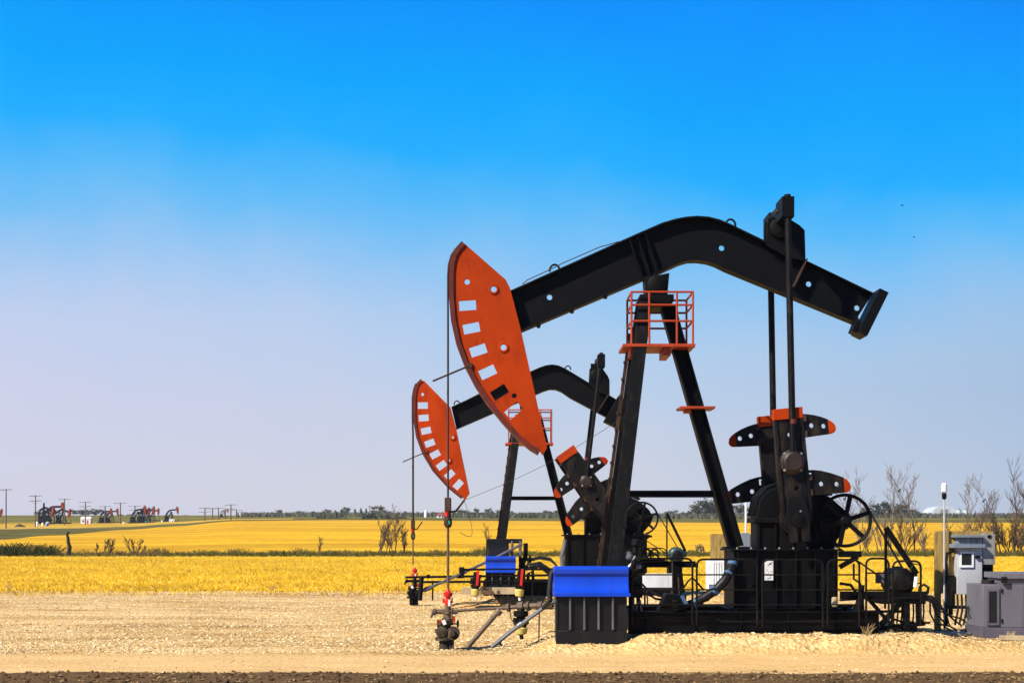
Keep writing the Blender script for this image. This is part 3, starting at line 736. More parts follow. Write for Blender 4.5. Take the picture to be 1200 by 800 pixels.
    mb = MB(); x0, x1 = K(S['rail'][0], 0, -.58*s).x, K(S['rail'][1], 0, -.58*s).x; z1 = K(0, S['rail'][2], -.58*s).z; zs = zf
    for y in (-.58*s, .58*s):
        for z in (z1, zs+(z1-zs)*.75, zs+(z1-zs)*.44): mb.tube((x0, y, z), (x1, y, z), .022*s, n=8)
        for t in (0, .29, .74, 1): mb.tube((x0+(x1-x0)*t, y, zs), (x0+(x1-x0)*t, y, z1), .022*s, n=8)
    for x in (x0, x1):
        for z in (z1, zs+(z1-zs)*.75, zs+(z1-zs)*.44): mb.tube((x, -.58*s, z), (x, .58*s, z), .022*s, n=8)
    mb.build('railing', M['rail_orange'], pf)
    if S['step']:
        a = K(*S['step'][0], -.2); b = K(*S['step'][1], -.2); mb = MB(); mb.bb((a.x, -.38, a.z-.045), (b.x, .38, a.z)); mb.bb((a.x+.12, -.2, a.z-.11), (a.x+.24, .2, a.z-.046))
        mb.build('step', M['rail_orange'], root, bevel=.004)
    # --- motor on its slide frame and the belts
    mx, mz = K2(*S['motor'], -.55*s); mr = S['motor_r']/ppm
    mb = MB(); mb.lathe((mx, -.75*s, mz), (0, 1, 0), [(0, mr*.45), (.02, mr*.8), (.06*s, mr*.96), (.12*s, mr), (.72*s, mr), (.80*s, mr*.85), (.86*s, mr*.4)], 22)
    for i in range(18):
        t = 2*math.pi*i/18; e = Vector((math.cos(t), 0, math.sin(t))); c = Vector((mx, -.30*s, mz))+e*mr*1.03
        mb.box(c, (.035*s, .5*s, .012*s), Matrix.Rotation(-t, 3, 'Y'))
    mb.bb((mx-mr*.9, -.62*s, mz-mr*1.25), (mx+mr*.9, .02*s, mz-mr*.9)); mb.box((mx+mr*1.0, -.35*s, mz+.06*s), (.16*s, .26*s, .26*s))
    mo = mb.build('motor', M[S['motor_mat']], root)
    mb = MB(); mb.lathe((mx, -.86*s, mz), (0, 1, 0), [(0, mr*.5), (.02*s, mr*.62), (.04*s, mr*.5), (.06*s, mr*.62), (.1*s, mr*.5)], 18); mb.build('motor_pulley', M['dull_black'], mo)
    mb = MB()
    for sgn in (1, -1):
        d = Vector((mx-wx, 0, mz-wz)); nrm = Vector((-d.z, 0, d.x)).normalized()*sgn
        for yy in (-.02, .03): mb.tube(Vector((wx, yS+yy*s, wz))+nrm*(wr-.005), Vector((mx, yS+yy*s, mz))+nrm*mr*.58, .016*s, n=6)
    mb.build('drive_belt', M['hose'], root)
    mb = MB()
    for qa, qb, w in S['mframe']:
        for y in (-.72*s, .35*s):
            mb.beam(K(*qa, y), K(*qb, y), w*s, w*s)
    mb.bb((mx-mr*1.6, -.8*s, mz-mr*1.25-.09*s), (mx+mr*1.6, .45*s, mz-mr*1.25-.003)); mb.build('motor_frame', M['black'], root)
    return root, K

S1 = dict(D=32, s=1.0, base=(767, 0), half=1.2, zb=.33, zt=.77, skid=(736, 1030), ped=(858, 985, 643), cs=1.0*F/32*.01673,
    shaft=(934, 609), wheel=(990, 609.5), wheel_r=31, crank=R(5.4), throw=68, eq=((915.5, 255), (930, 231)), eqb=(911, 270),
    eqp=[(898, 258), (922, 258), (935, 266), (941, 272), (942, 308), (920, 303), (896, 290)],
    top=[(598, 342), (745, 276), (775, 263), (790, 258.5), (803, 256), (816, 255), (830, 256), (843, 259.5), (856, 265), (866, 270), (1022, 345)],
    bot=[(1000, 379), (850, 317.5), (838, 311.5), (828, 308.3), (817, 306.8), (806, 307), (796, 310), (786, 314.5), (775, 319.5), (606, 391)],
    bh=[(644, 348.5), (845.5, 291), (947.5, 333), (1004, 361)], hs=1.0, gap=4.2,
    ribs=[((737, 283), (752, 326)), ((746, 279), (761, 322)), ((755, 275), (770, 318))],
    eyes=[(650, 317), (856, 264)], studs=[(631, 383), (670, 366), (709, 349)],
    bcable=[(612, 333), (618, 328), (640, 318), (660, 308), (704, 289), (712, 287), (725, 283)],
    tail=[(1026.5, 340.5), (1037, 345.5), (1012, 396), (1001.5, 391)], tail2=[(1003, 372), (1006, 380), (1001, 391.5), (996, 389)],
    gus=((943.5, 305.5), (928, 338)),
    arc=[(541, 283), (535, 289.5), (530, 297.5), (527, 308), (526, 322), (526, 348), (528.5, 376), (534.5, 403), (544, 428), (556, 451), (570, 472), (588, 494), (607, 515), (622, 527), (630.5, 532)],
    back=[(636.5, 532), (641, 524), (611, 389), (597.5, 337), (592.5, 327.5), (545, 286)], tr=5.5,
    win=[(548, 358, 9.8, 5.7, 4), (552.5, 384.5, 9.6, 5.7, 11), (560.5, 410.5, 9.6, 5.7, 18), (571.5, 436, 9.6, 5.8, 25), (585.5, 459.5, 9.6, 5.8, 32), (602, 481, 9.6, 5.8, 40)],
    hh=[(547.5, 330.5, 3.2), (578.5, 339, 3.4), (590, 407, 3.4), (602.5, 463.5, 3)], diaph=[3, 11],
    lever=((507, 446.5), (551, 428)), bridle=(525, 583, 618), tangent=5, cable=.017, rodend=697, sensor=(736, 485),
    fl=((755, 352), (713.5, 715)), rl=((782, 360), (862, 641)), brace=((728, 578.5), (842, 578.5)), saddle=(768, 336),
    plat=(730, 815, 402.5), rail=(740, 812, 342), step=((796, 476.5), (837, 476.5)), motor=(1055, 681), motor_r=16, motor_mat='dull_black',
    mframe=[((985, 697), (1086, 697), .15), ((1038, 618), (1038, 697), .05), ((1038, 618), (1074, 672), .10), ((1032, 732), (1062, 698), .10), ((1062, 698), (1062, 738), .12), ((1076, 698), (1077, 730), .10), ((1014, 697), (1050, 738), .07), ((1030, 736), (1084, 730), .08), ((983, 649), (1009, 649), .12), ((984, 664), (1005, 652), .09), ((1016, 716), (1062, 716), .05), ((1046, 700), (1046, 736), .06)])
r1, K1 = pumpjack(S1, 'larger nearer black pumpjack with bent walking beam and big orange horse head')
S2 = dict(D=50, s=.88, base=(624, 0), half=1.15, zb=.36, zt=.80, skid=(566, 800), ped=(661, 760, 626), cs=.715,
    shaft=(717, 606), wheel=(752, 607), wheel_r=19.5, crank=R(35.5), throw=71, flip=-1, drop=22, pin=.7, eq=((700.5, 430), (709, 415)), eqb=(697.5, 440),
    eqp=[(691, 432), (704, 430), (712, 441), (714, 446), (714, 464), (700, 460), (690, 452)],
    top=[(529, 477), (600, 445), (622, 435.5), (632, 431), (640, 428.3), (647, 427.5), (654, 428.5), (662, 432), (672, 438), (728, 472)],
    bot=[(716, 492), (668, 466.5), (658, 459.5), (651, 456.7), (644, 456.5), (636, 459), (626, 463.5), (535, 503)],
    bh=[], hs=.6, gap=2, ribs=[((598, 447), (605, 471)), ((603, 445), (610, 469))],
    eyes=[(535.5, 473.5), (665.5, 432.5)], studs=[], bcable=[(548, 468), (570, 457), (590, 448), (612, 439)],
    tail=[(724, 464.5), (734, 470), (727, 504), (707, 494)], tail2=[(716, 482), (720, 486), (716, 492), (711, 490)],
    gus=((714, 461), (700, 483)),
    arc=[(493, 444), (488, 449), (485.5, 456), (484, 466), (484, 490), (487.5, 512), (495, 532), (507, 552), (525, 572), (540, 584)],
    back=[(544, 586), (550, 577.5), (535, 505), (527.5, 477), (497, 446)], tr=3.2,
    win=[(495.5, 475, 5.8, 3.8, 0), (496.5, 489.5, 5.8, 3.8, 4), (499.3, 504.5, 5.8, 3.8, 12), (503.7, 519, 5.8, 3.8, 20), (510, 532.2, 5.8, 3.8, 28), (517.5, 545, 5.8, 3.8, 36), (527, 556, 5.8, 3.8, 42), (537, 567.5, 5.8, 3.8, 48)],
    hh=[(495.3, 462, 1.8), (530.5, 512, 1.2), (526, 539, 1.2)], diaph=[2, 7],
    lever=((472, 541), (500, 529)), bridle=(484, 609, 632), tangent=4, cable=.03, rodend=661, sensor=None,
    fl=((608, 488), (582, 655)), rl=((630, 488), (666, 627)), brace=((594, 583.5), (656, 583.5)), saddle=(617, 479),
    plat=(592, 648.5, 518.5), rail=(596, 646.5, 480), step=None, motor=(793, 650), motor_r=9, motor_mat='teal',
    mframe=[((740, 662), (818, 662), .15), ((781.5, 601), (781.5, 662), .05), ((781.5, 601), (803, 645), .09), ((775, 680), (797, 662), .10), ((797, 662), (797, 682), .14), ((742, 629), (764, 628), .08), ((742, 641), (760, 629), .07)])
r2, K2_ = pumpjack(S2, 'smaller black pumpjack farther back with slanted cranks, partly behind the larger one')

# ------------------------------------------------------------------ guard rails in front of the large pumpjack
def guard(px0, px1, pyt, pyb, d, rails, label, name='guard_rail', rad=7, r=.021):
    a, b = P(px0, pyb, d), P(px1, pyb, d); zt_ = P(0, pyt, d).z; root = empty(name, (a.x, d, a.z), label, 'guard rail', 'bent pipe guard rails along the skid')
    W, H = b.x-a.x, zt_-a.z; q = rad/F*d
    pts = [(0, 0, 0), (0, 0, H-q)]+[(q-q*math.cos(t), 0, H-q+q*math.sin(t)) for t in (R(25), R(50), R(75))]+[(q, 0, H), (W-q, 0, H)]
    pts += [(W-q+q*math.sin(t), 0, H-q+q*math.cos(t)) for t in (R(25), R(50), R(75))]+[(W, 0, H-q), (W, 0, 0)]
    MB().path(pts, r, 8).build('frame', M['dull_black'], root)
    for py in rails:
        z = P(0, py, d).z-a.z; MB().tube((0, 0, z), (W, 0, z), r*.72, n=6).build('rail', M['dull_black'], root)
    return root
RL = (673, 690.5, 708)
guard(740.5, 811.5, 654, 731, 30.5, RL, 'first wide guard rail panel from the blue bin, in front of the white board')
guard(816.5, 887.5, 655, 732, 30.5, RL, 'wide guard rail panel half in front of the black pedestal, over the bent jacketed pipe')
guard(893.5, 964.5, 655.5, 734, 30.5, RL, 'wide guard rail panel in front of the middle of the black gearbox pedestal')
guard(970, 1007, 655.5, 733, 30.5, RL, 'narrow guard rail panel under the spoked belt wheel')
guard(1015, 1041.5, 654, 731, 30.6, (671, 691, 703), 'narrow guard rail panel just left of the electric motor')
guard(1046.5, 1079, 657, 731, 30.6, (683, 700), 'guard rail panel in front of the electric motor, at the right end of the skid')
guard(735, 782, 642, 690, 48.6, (660, 675), 'thin dark guard rail on the far skid, seen below the far spoked wheel', r=.018)
# white tag hanging on the last panel
tag(MB().lathe(P(1072.5, 688, 30.55), (.12, 0, 1), [(0, .03), (.01, .04), (.2, .04), (.21, .03)], 10).build('tag_tube', M['white'], None, P(1072.5, 688, 30.55)), 'small white tube hung on the guard rail beside the electric motor', 'tag tube')

# ------------------------------------------------------------------ black bin with blue cover
def bin_(px0, px1, ptop, pmid, pbot, d, depth, ribs, label, lip=4):
    a, b = P(px0, pbot, d), P(px1, pbot, d); zm, zt_ = P(0, pmid, d).z, P(0, ptop, d).z
    root = empty('storage_bin', (a.x, d, a.z), label, 'storage bin', 'black bins with blue covers')
    W, H, T = b.x-a.x, zm-a.z, zt_-a.z
    mb = MB(); mb.bb((.03, .05, -.1), (W-.03, depth-.05, H-.002))
    mb.bb((0, .03, -.1), (.045, depth, H-.003)); mb.bb((W-.045, .03, -.1), (W, depth, H-.003)); mb.bb((.04, .025, -.1), (W-.04, .06, H*.26))
    body = mb.build('body', M['bin_black'], root, bevel=.012)
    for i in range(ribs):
        x = W*(.2+.6*i/(ribs-1)); mb = MB(); mb.prism([(x-.022, H*.27), (x+.022, H*.27), (x+.018, H-.01), (x-.018, H-.01)], -.012, .052); mb.build('rib', M['bin_glint'], body, bevel=.008)
    lp = lip/F*d
    # cover: trough profile in yz, swept along x
    prof = [(-.03, H), (-.05, H+.03), (-.05, H+(T-H)*.16), (-.01, H+(T-H)*.2), (.05, H+(T-H)*.36), (.075, H+(T-H)*.55), (.06, H+(T-H)*.72), (.02, H+(T-H)*.76), (.0, H+(T-H)*.9), (.02, T), (depth*.6, T), (depth, H+(T-H)*.5), (depth, H)]
    n = len(prof); vs = []
    for x, k in ((-.02-lp*.3, 0), (W*.02, 1), (W*.98, 1), (W+.02+lp*.2, 0)): vs += [(x, y, z) for y, z in prof]
    fs = [(s_*n+i, s_*n+(i+1) % n, (s_+1)*n+(i+1) % n, (s_+1)*n+i) for s_ in range(3) for i in range(n)]+[tuple(range(n))[::-1], tuple(range(3*n, 4*n))]
    mb = MB().add(vs, fs); cv = mb.build('cover', M['blue'], root, bevel=.008)
    mb = MB(); mb.bb((-.03, -.075, H+.01), (W+lp, -.052, H+(T-H)*.13)); mb.build('lip', M['blue'], cv, bevel=.006)
    return root
bin_(651.5, 735, 663.5, 699, 752, 30.25, .95, 4, 'large black ribbed bin with bright blue cover at the front end of the near skid')
bin_(570, 603.5, 651.5, 671, 688, 47.6, 1.0, 3, 'small black bin with blue cover half hidden by pipes at the far pumpjack', lip=1)
# black drum housing behind the far blue cover
o = P(570, 655, 48.4); root = empty('black_tank', (o.x, o.y, .76), 'black rounded tank standing behind the far blue covered bin, at the leg foot', 'tank')
w = P(612, 0, 48.4).x-o.x; hz = P(0, 631, 48.4).z-.76
mb = MB(); mb.lathe((.02, .3, hz*.55), (1, 0, 0), [(0, .2), (.03, hz*.42), (w*.6, hz*.42), (w*.62, .2)], 20); mb.bb((0, .05, hz*.9), (w, .6, hz)); mb.bb((0, .05, 0), (.06, .6, hz*.9)); mb.bb((w*.9, .05, 0), (w*.95, .12, hz*.9)); mb.bb((.1, .1, 0), (w*.7, .5, hz*.3))
mb.build('shell', M['bin_black'], root, bevel=.01)
mb = MB(); mb.path([(w*.72, 0, .1), (w*.72, 0, hz*.95), (w*.95, 0, hz*.95), (w*.95, 0, .2)], .04, 8); mb.build('pipe', M['pipe_grey'], root)

# ------------------------------------------------------------------ wellheads
def valve_body(mb, c, h, r):
    mb.lathe(c, (0, 0, 1), [(0, r), (.05*h, r), (.06*h, r*.6), (.25*h, r*.6), (.26*h, r*.95), (.34*h, r*.95), (.35*h, r*.7), (.7*h, r*.8), (.72*h, r), (.8*h, r), (.82*h, r*.55), (h, r*.5)], 12)
def wellhead(px, pyb, d, s, label, dark):
    b = P(px, pyb, d); ppm = F/d; root = empty('wellhead', b, label, 'wellhead', 'wellheads under the horse heads')
    m1 = M['black'] if dark else M['earthy']
    mb = MB(); mb.lathe((-.06*s, 0, -.15), (0, 0, 1), [(0, .12*s), (.27*s, .12*s), (.275*s, .20*s), (.34*s, .20*s), (.345*s, .145*s), (.42*s, .15*s), (.425*s, .205*s), (.50*s, .205*s), (.505*s, .13*s), (.58*s, .12*s), (.585*s, .17*s), (.64*s, .17*s), (.645*s, .09*s), (.72*s, .09*s)], 18)
    cas = mb.build('casing_head', m1, root, bevel=.004)
    mb = MB(); mb.lathe((.10*s, -.24*s, .27*s), (0, 1, 0), [(0, .05*s), (.02, .07*s), (.05*s, .075*s), (.06*s, .13*s), (.11*s, .14*s), (.13*s, .10*s), (.2*s, .10*s), (.22*s, .14*s), (.27*s, .14*s), (.3*s, .09*s)], 16); mb.bb((.03*s, -.12*s, -.1), (.12*s, .06*s, .2*s))
    mb.lathe((-.12*s, -.22*s, .30*s), (0, 1, 0), [(0, .08*s), (.02, .12*s), (.2*s, .12*s)], 14); mb.build('gate_valve', m1, root, bevel=.004)
    mb = MB(); mb.lathe((0, 0, .5*s), (0, 0, 1), [(0, .10*s), (.07*s, .10*s), (.08*s, .06*s), (.15*s, .06*s), (.16*s, .09*s), (.22*s, .09*s), (.23*s, .055*s), (.34*s, .06*s)], 14)
    mb.lathe((-.30*s, 0, .70*s), (1, 0, 0), [(0, .07*s), (.06*s, .07*s), (.07*s, .045*s), (.3*s, .05*s), (.5*s, .05*s)], 10); mb.tube((-.30*s, 0, .72*s), (-.34*s, 0, .58*s), .025*s)
    for q in (-1, 1): mb.tube((q*.08*s, -.05*s, .5*s), (q*.08*s, -.05*s, .74*s), .016*s, n=6)
    mb.build('flow_tee', M['pipe_brown'] if not dark else M['dull_black'], root)
    for sg in (-1, 1):
        mb = MB(); mb.torus((sg*.2*s, -.02, .46*s), (1, .2, 0), .07*s, .014*s, 16, 6); mb.tube((sg*.08*s, 0, .46*s), (sg*.22*s, 0, .46*s), .014*s, n=6); mb.build('hand_wheel', M['dull_black'], root)
    mb = MB(); mb.box((-.13*s, -.2*s, .60*s), (.06*s, .03, .12*s), Matrix.Rotation(.3, 3, 'Y')); mb.build('yellow_tag', M['yellow'], root)
    mb = MB(); mb.box((-.07*s, -.22*s, .50*s), (.07*s, .03, .10*s), Matrix.Rotation(-.4, 3, 'Y')); mb.build('label_plate', M['white'], root)
    mb = MB(); mb.bb((-.17*s, -.23*s, .48*s), (-.11*s, -.18*s, .55*s)); mb.bb((.10*s, -.2*s, .50*s), (.15*s, -.14*s, .62*s)); build_each(mb, 'red_handle', M['orange'], root)
    mb = MB(); mb.lathe((0, 0, .83*s), (0, 0, 1), [(0, .06*s), (.04*s, .075*s), (.10*s, .075*s), (.11*s, .05*s), (.17*s, .05*s), (.18*s, .085*s), (.25*s, .10*s), (.28*s, .05*s), (.33*s, .03*s)], 14)
    mb.bb((-.11*s, -.03, .88*s), (-.07*s, .03, .97*s)); mb.bb((.07*s, -.03, .88*s), (.10*s, .03, .98*s)); mb.build('stuffing_box', M['red'], root)
    mb = MB(); mb.bb((.005, -.09*s, .82*s), (.05*s, -.07*s, .95*s)); mb.build('tag', M['white'], root)
    return root
wellhead(525, 757, 32, 1.0, 'dirt caked wellhead with bright red stuffing box under the larger horse head', False)
wellhead(486, 704.5, 50, .93, 'black wellhead at the far pumpjack, beside the yellow wheat', True)
# flow line and valves of the near well
def thing_pipe(name, pts, r, mat, label, cat, group=None, n=8, rings=(), child=None):
    p0 = Vector(pts[0]); mb = MB(); mb.path(pts, r, n)
    for (a, rr, ln) in rings:
        i = int(a); q = Vector(pts[i]).lerp(Vector(pts[min(i+1, len(pts)-1)]), a-i); dirv = (Vector(pts[min(i+1, len(pts)-1)])-Vector(pts[i])).normalized()
        mb.lathe(q-dirv*ln/2, dirv, [(0, rr), (ln, rr)], 10)
    return tag(mb.build(name, mat, None, p0), label, cat, group)
thing_pipe('flow_line', [P(531, 715.5, 32), P(560, 713.5, 32), P(596, 711.5, 32), P(612, 710, 31.9), P(648, 708.5, 31.6)], [.030, .030, .034, .06, .06], M['pipe_brown'],
           'long thin level brown flow pipe from the near wellhead to the blue covered bin', 'pipe', rings=((2.0, .085, .05), (3.2, .095, .06), (3.6, .085, .1), (2.9, .1, .12)))
thing_pipe('drain_pipe', [P(650, 704, 31.2), P(640, 709.5, 31.2), P(612, 730, 31.2), P(598, 740, 31.2), P(576, 758, 31.2)], .042, M['pipe_grey'],
           'grey slanting pipe running down into the dirt left of the near bin', 'pipe', 'slanting pipes by the near wellhead', rings=((2.2, .055, .1),))
o = thing_pipe('drain_pipe', [P(584, 716.5, 31.6), P(566, 737, 31.6), P(547.5, 758.5, 31.6)], .048, M['pipe_brown'],
           'brown slanting pipe stub with a red lower end between wellhead and valve', 'pipe', 'slanting pipes by the near wellhead', rings=((0.0, .075, .1),))
o['label'] = 'brown slanting pipe stub rising from dirt right of the near wellhead'
thing_pipe('support_leg', [P(584, 749, 31.4), P(589, 758, 31.4)], .018, M['dull_black'], 'short thin black prop under the grey slanting pipe', 'prop')
def gauge_valve(px, pyt, pyb, d, s, label, red):
    b = P(px, pyb, d); H = P(px, pyt, d).z-b.z; root = empty('valve', b, label, 'valve', 'valves with pale yellow bases')
    mb = MB(); mb.lathe((0, 0, H*.38), (0, 0, 1), [(0, .10*s), (.06*s, .14*s), (.12*s, .14*s), (.13*s, .09*s), (.2*s, .09*s), (.22*s, .15*s), (.32*s, .15*s), (.33*s, .07*s), (H*.6, .055*s)], 14); mb.bb((-.16*s, -.07*s, H*.55), (-.06*s, .07*s, H*.68)); mb.bb((.08*s, -.05*s, H*.48), (.16*s, .06*s, H*.6))
    mb.build('body', M['dull_black'], root)
    mb = MB(); mb.lathe((0, 0, H*.12), (0, 0, 1), [(0, .05*s), (.03*s, .12*s), (H*.22, .14*s), (H*.26, .10*s)], 14); mb.build('base', M['yellow'], root)
    mb = MB(); mb.tube((.02, -.03, 0), (.0, 0, H*.14), .04*s); mb.build('drain_nipple', M['white' if red else 'dull_black'], root)
    if red:
        mb = MB(); mb.beam((.05*s, -.16*s, H*.5), (.09*s, -.16*s, H*1.05), .03*s, .075*s); mb.build('lever', M['red'], root)
    return root
gauge_valve(610.5, 712, 748, 31.8, 1.0, 'black valve with pale yellow base hanging from the near flow pipe', False)
gauge_valve(557, 669, 702, 47, 1.0, 'valve with red lever and pale yellow base, left one on the far pipe rack', True)
gauge_valve(608.5, 668, 703, 47, 1.0, 'valve with red lever and pale yellow base, under the far blue covered bin', True)
thing_pipe('thin_stake', [P(632, 712, 31.7), P(631.5, 750, 31.7)], .014, M['rust'], 'thin rusty stake standing between the near valve and the near bin', 'stake')
thing_pipe('curved_hose', [P(597, 713, 31.8), P(599, 724, 31.8), P(603, 732, 31.7), P(606, 730, 31.7)], .010, M['hose'], 'thin hose hanging from the near flow pipe beside the valve', 'hose')
tag(MB().path([P(645, 703, 30.6), P(643.5, 695, 30.6), P(646, 672, 30.6), P(649, 668, 30.6)], .05, 8).path([P(637, 712, 31), P(645, 703, 30.6)], .045, 8).build('riser_hose', M['hose'], None, P(645, 703, 30.6)), 'thick black hose rising against the left side of the near bin', 'hose')
# far pipe rack
root = empty('pipe_rack', P(480, 705, 47.6), 'black two rail pipe rack between the far wellhead and the far bin', 'pipe rack'); ro = root.location
q = lambda px, py, d=47.6: P(px, py, d)-ro
mb = MB(); mb.path([q(475, 676), q(540, 675), q(645, 673.5)], .035, 8); mb.path([q(540, 667), q(650, 666.5)], .035, 8)
for px in (500, 536, 560, 600): mb.lathe(q(px, 675), (1, 0, 0), [(0, .06), (.1, .06)], 10)
mb.build('pipe', M['black'], root)
MB().path([q(493, 681.5), q(648, 680.5)], .035, 8).build('pipe', M['black'], root)
for px, y0, y1 in ((507, 680, 703), (570, 670, 698), (584, 668, 702), (597.5, 668, 697), (624, 680, 697)):
    MB().tube(q(px, y0), q(px, y1), .026, n=6).build('post', M['black'], root)
MB().bb(q(538, 664)+Vector((0, -.05, 0)), q(544, 677)+Vector((0, .05, 0))).build('clamp', M['dull_black'], root)
thing_pipe('long_pipe', [P(493, 693, 47), P(520, 681, 47.3), P(540, 672, 47.6), P(585, 651, 47.9), P(612, 637, 48.1)], .042, M['pipe_grey'], 'long light grey pipe sloping up across the far pipe rack towards the black tank', 'pipe', rings=((0.3, .07, .25), (1.2, .06, .1), (2.1, .06, .1)))
thing_pipe('prop_rod', [P(492, 703, 46.9), P(494, 676, 47)], .07, M['black'], 'short thick black upright at the low end of the long grey pipe', 'upright')
# yellowish timber under the far skid
a, b = P(541, 696, 47.3), P(605, 688, 47.3)
tag(MB().bb(a, b+Vector((0, .22, 0))).build('timber_block', M['tan_timber'], None, a, bevel=.01), 'pale yellow timber lying under the front of the far skid', 'timber')
tag(MB().lathe(P(566, 691, 46.8), (0, 0, 1), [(0, .17), (.03, .17), (.04, .09), (.12, .06)], 14).build('ground_plug', M['rust'], None, P(566, 691, 46.8)), 'small rust red cap on the pad in front of the far skid', 'plug')

# ------------------------------------------------------------------ things on the near skid
pts = [P(859, 658, 31.2), P(856, 668, 31.1), P(850, 679, 31.0), P(840, 690, 31.0), P(827, 699, 31.0), P(814, 706, 31.0), P(800, 711, 31.0), P(786, 713, 31.0)]
root = empty('jacketed_pipe', pts[-1], 'thick black jacketed pipe with blue tape bending down beside the pedestal', 'pipe')
L_ = [p-pts[-1] for p in pts]
fine = []
for i in range(len(L_)-1):
    for t in range(4): fine.append(L_[i].lerp(L_[i+1], t/4))
fine.append(L_[-1])
MB().path(fine, [.092+.02*noise.noise((i*.9, 0, 0)) for i in range(len(fine))], 12).build('jacket', M['jacket'], root)
for i in (1, 6, 13, 20):
    c = fine[i]; d = (fine[i+1]-fine[i]+Vector((.0, 0, .02*(i % 4)-.03))).normalized(); rj = .092+.02*noise.noise((i*.9, 0, 0)); MB().lathe(c-d*.05, d, [(0, .09), (.004, rj+.003), (.05+.03*(i % 3), rj+.006), (.055+.03*(i % 3), .09)], 14).build('tape_band', M['blue_tape'], root)
a, b = P(770, 716, 30.95), P(802, 698, 30.95)
mb = MB(); mb.prism([(P(770, 717, 31).x-a.x, 0), (P(803, 717, 31).x-a.x, 0), (P(803, 699, 31).x-a.x, .30), (P(779, 697, 31).x-a.x, .335)], -.25, .25)
root = empty('valve_housing', (a.x, 31.0, .775), 'black wedge shaped housing on the skid at the low end of the jacketed pipe', 'housing')
mb.build('shell', M['black'], root, bevel=.01)
x = P(790, 0, 31).x-a.x; mb = MB(); mb.lathe((x, -.38, .03), (0, 0, 1), [(0, .08), (.06, .08), (.07, .04), (.14, .04), (.15, .08), (.19, .08)], 12); mb.build('valve', M['dull_black'], root)
mb = MB(); mb.beam((P(797, 0, 31).x-a.x, -.27, .30), (P(803, 0, 31).x-a.x, -.27, .12), .02, .07); mb.build('blue_strap', M['blue_tape'], root)
# white board
a, b = P(753, 688, 32.5), P(787.5, 671.5, 32.5)
root = empty('white_board', (a.x, 32.5, .77), 'blank white board on short legs behind the first guard rail', 'board')
mb = MB(); mb.bb((0, -.02, a.z-.77), (b.x-a.x, .02, b.z-.77)); mb.build('panel', M['white'], root, bevel=.004)
for t in (.08, .92): MB().bb(((b.x-a.x)*t-.02, .022, 0), ((b.x-a.x)*t+.02, .05, b.z-.80)).build('leg', M['dull_black'], root)
MB().bb((0, -.03, a.z-.77-.05), (b.x-a.x+.05, .04, a.z-.77-.02)).build('red_bar', M['rust'], root)
# cluster of valves and fittings beside the bin
o = P(745, 716, 30.95); o.z = .775
root = empty('valve_cluster', o, 'tangled stack of black and silver valves and pipes right of the near bin', 'valve stack')
q = lambda px, py, y=0: P(px, py, 30.95+y)-o
mb = MB()
mb.path([q(740, 716), q(740, 690), q(741, 668), q(744, 650), q(745, 640)], .06, 10); mb.lathe(q(741, 676), (0, 0, 1), [(0, .07), (.03, .13), (.1, .13), (.14, .07)], 12); mb.lathe(q(745, 640), (0, 0, 1), [(0, .06), (.03, .1), (.12, .09), (.15, .05)], 12)
mb.path([q(748, 716, .1), q(748, 700, .1), q(750, 690, .1), q(742, 680, .1)], .04, 8); mb.bb(q(741, 700, -.1), q(752, 686, .1)); mb.lathe(q(734, 668), (1, 0, 0), [(0, .09), (.05, .09), (.06, .05), (.3, .05), (.31, .1), (.36, .1)], 10)
mb.build('pipework', M['dull_black'], root)
mb = MB(); mb.path([q(737, 664, -.2), q(741, 660, -.2), q(744, 652, -.2), q(748, 656, -.15)], .035, 8); mb.lathe(q(738, 655, -.1), (0, .3, 1), [(0, .06), (.05, .085), (.1, .05), (.14, .07)], 12); mb.lathe(q(746, 664, -.1), (1, 0, .2), [(0, .05), (.08, .05)], 10)
mb.path([q(745, 716, -.15), q(747, 708, -.15), q(750, 703, -.15), q(752, 716, -.15)], .022, 6); mb.path([q(741, 716, -.2), q(742, 703, -.2)], .02, 6); mb.build('silver_fittings', M['pipe_grey'], root)
mb = MB(); mb.path([q(747, 678), q(758, 690), q(770, 697), q(782, 700)], .022, 8); mb.path([q(748, 683), q(756, 694), q(768, 701), q(780, 703)], .022, 8); mb.build('hose', M['hose'], root)
mb = MB(); mb.path([q(746, 657, .6), q(765, 656, .6), q(780, 656, .6)], .03, 6); mb.path([q(750, 668, .8), q(752, 650, .8), q(756, 642, .8), q(762, 645, .8)], .025, 6); mb.path([q(758, 655, .8), q(762, 645, .8), q(770, 651, .8)], .02, 6); mb.build('branch_pipe', M['black'], root)
o = P(780, 709, 33.2); o.z = .775
root = empty('hose_stand', o, 'black stand with looping hoses and thin rods behind the white board', 'hose stand')
q = lambda px, py, y=0: P(px, py, 33.2+y*.3)-o
for a_ in ((788, 709, 788, 652), (797, 709, 795, 676), (759, 709, 758, 690)): MB().tube(q(a_[0], a_[1]), q(a_[2], a_[3]), .018, n=6).build('rod', M['rust'], root)
for px in (752, 762, 771):
    MB().path([q(px-5, 652, 1.2)]+[q(px-4+4.5*math.cos(t), 648-5*math.sin(t), 1.2) for t in (3.0, 2.4, 1.6, .8, 0, -.6)]+[q(px+3, 656, 1.2)], .022, 6).build('hose', M['hose'], root)
MB().beam(q(745, 660, 1.2), q(815, 660.5, 1.2), .10, .12).build('crossbeam', M['black'], root)
MB().beam(q(790, 662, 1.2), q(794, 694, 1.2), .3, .28).build('post', M['black'], root)
MB().path([q(800, 690), q(806, 681), q(811, 676), q(816, 681), q(824, 690)], .02, 6).build('bent_rod', M['dull_black'], root)
o = P(740, 722, 30.72)
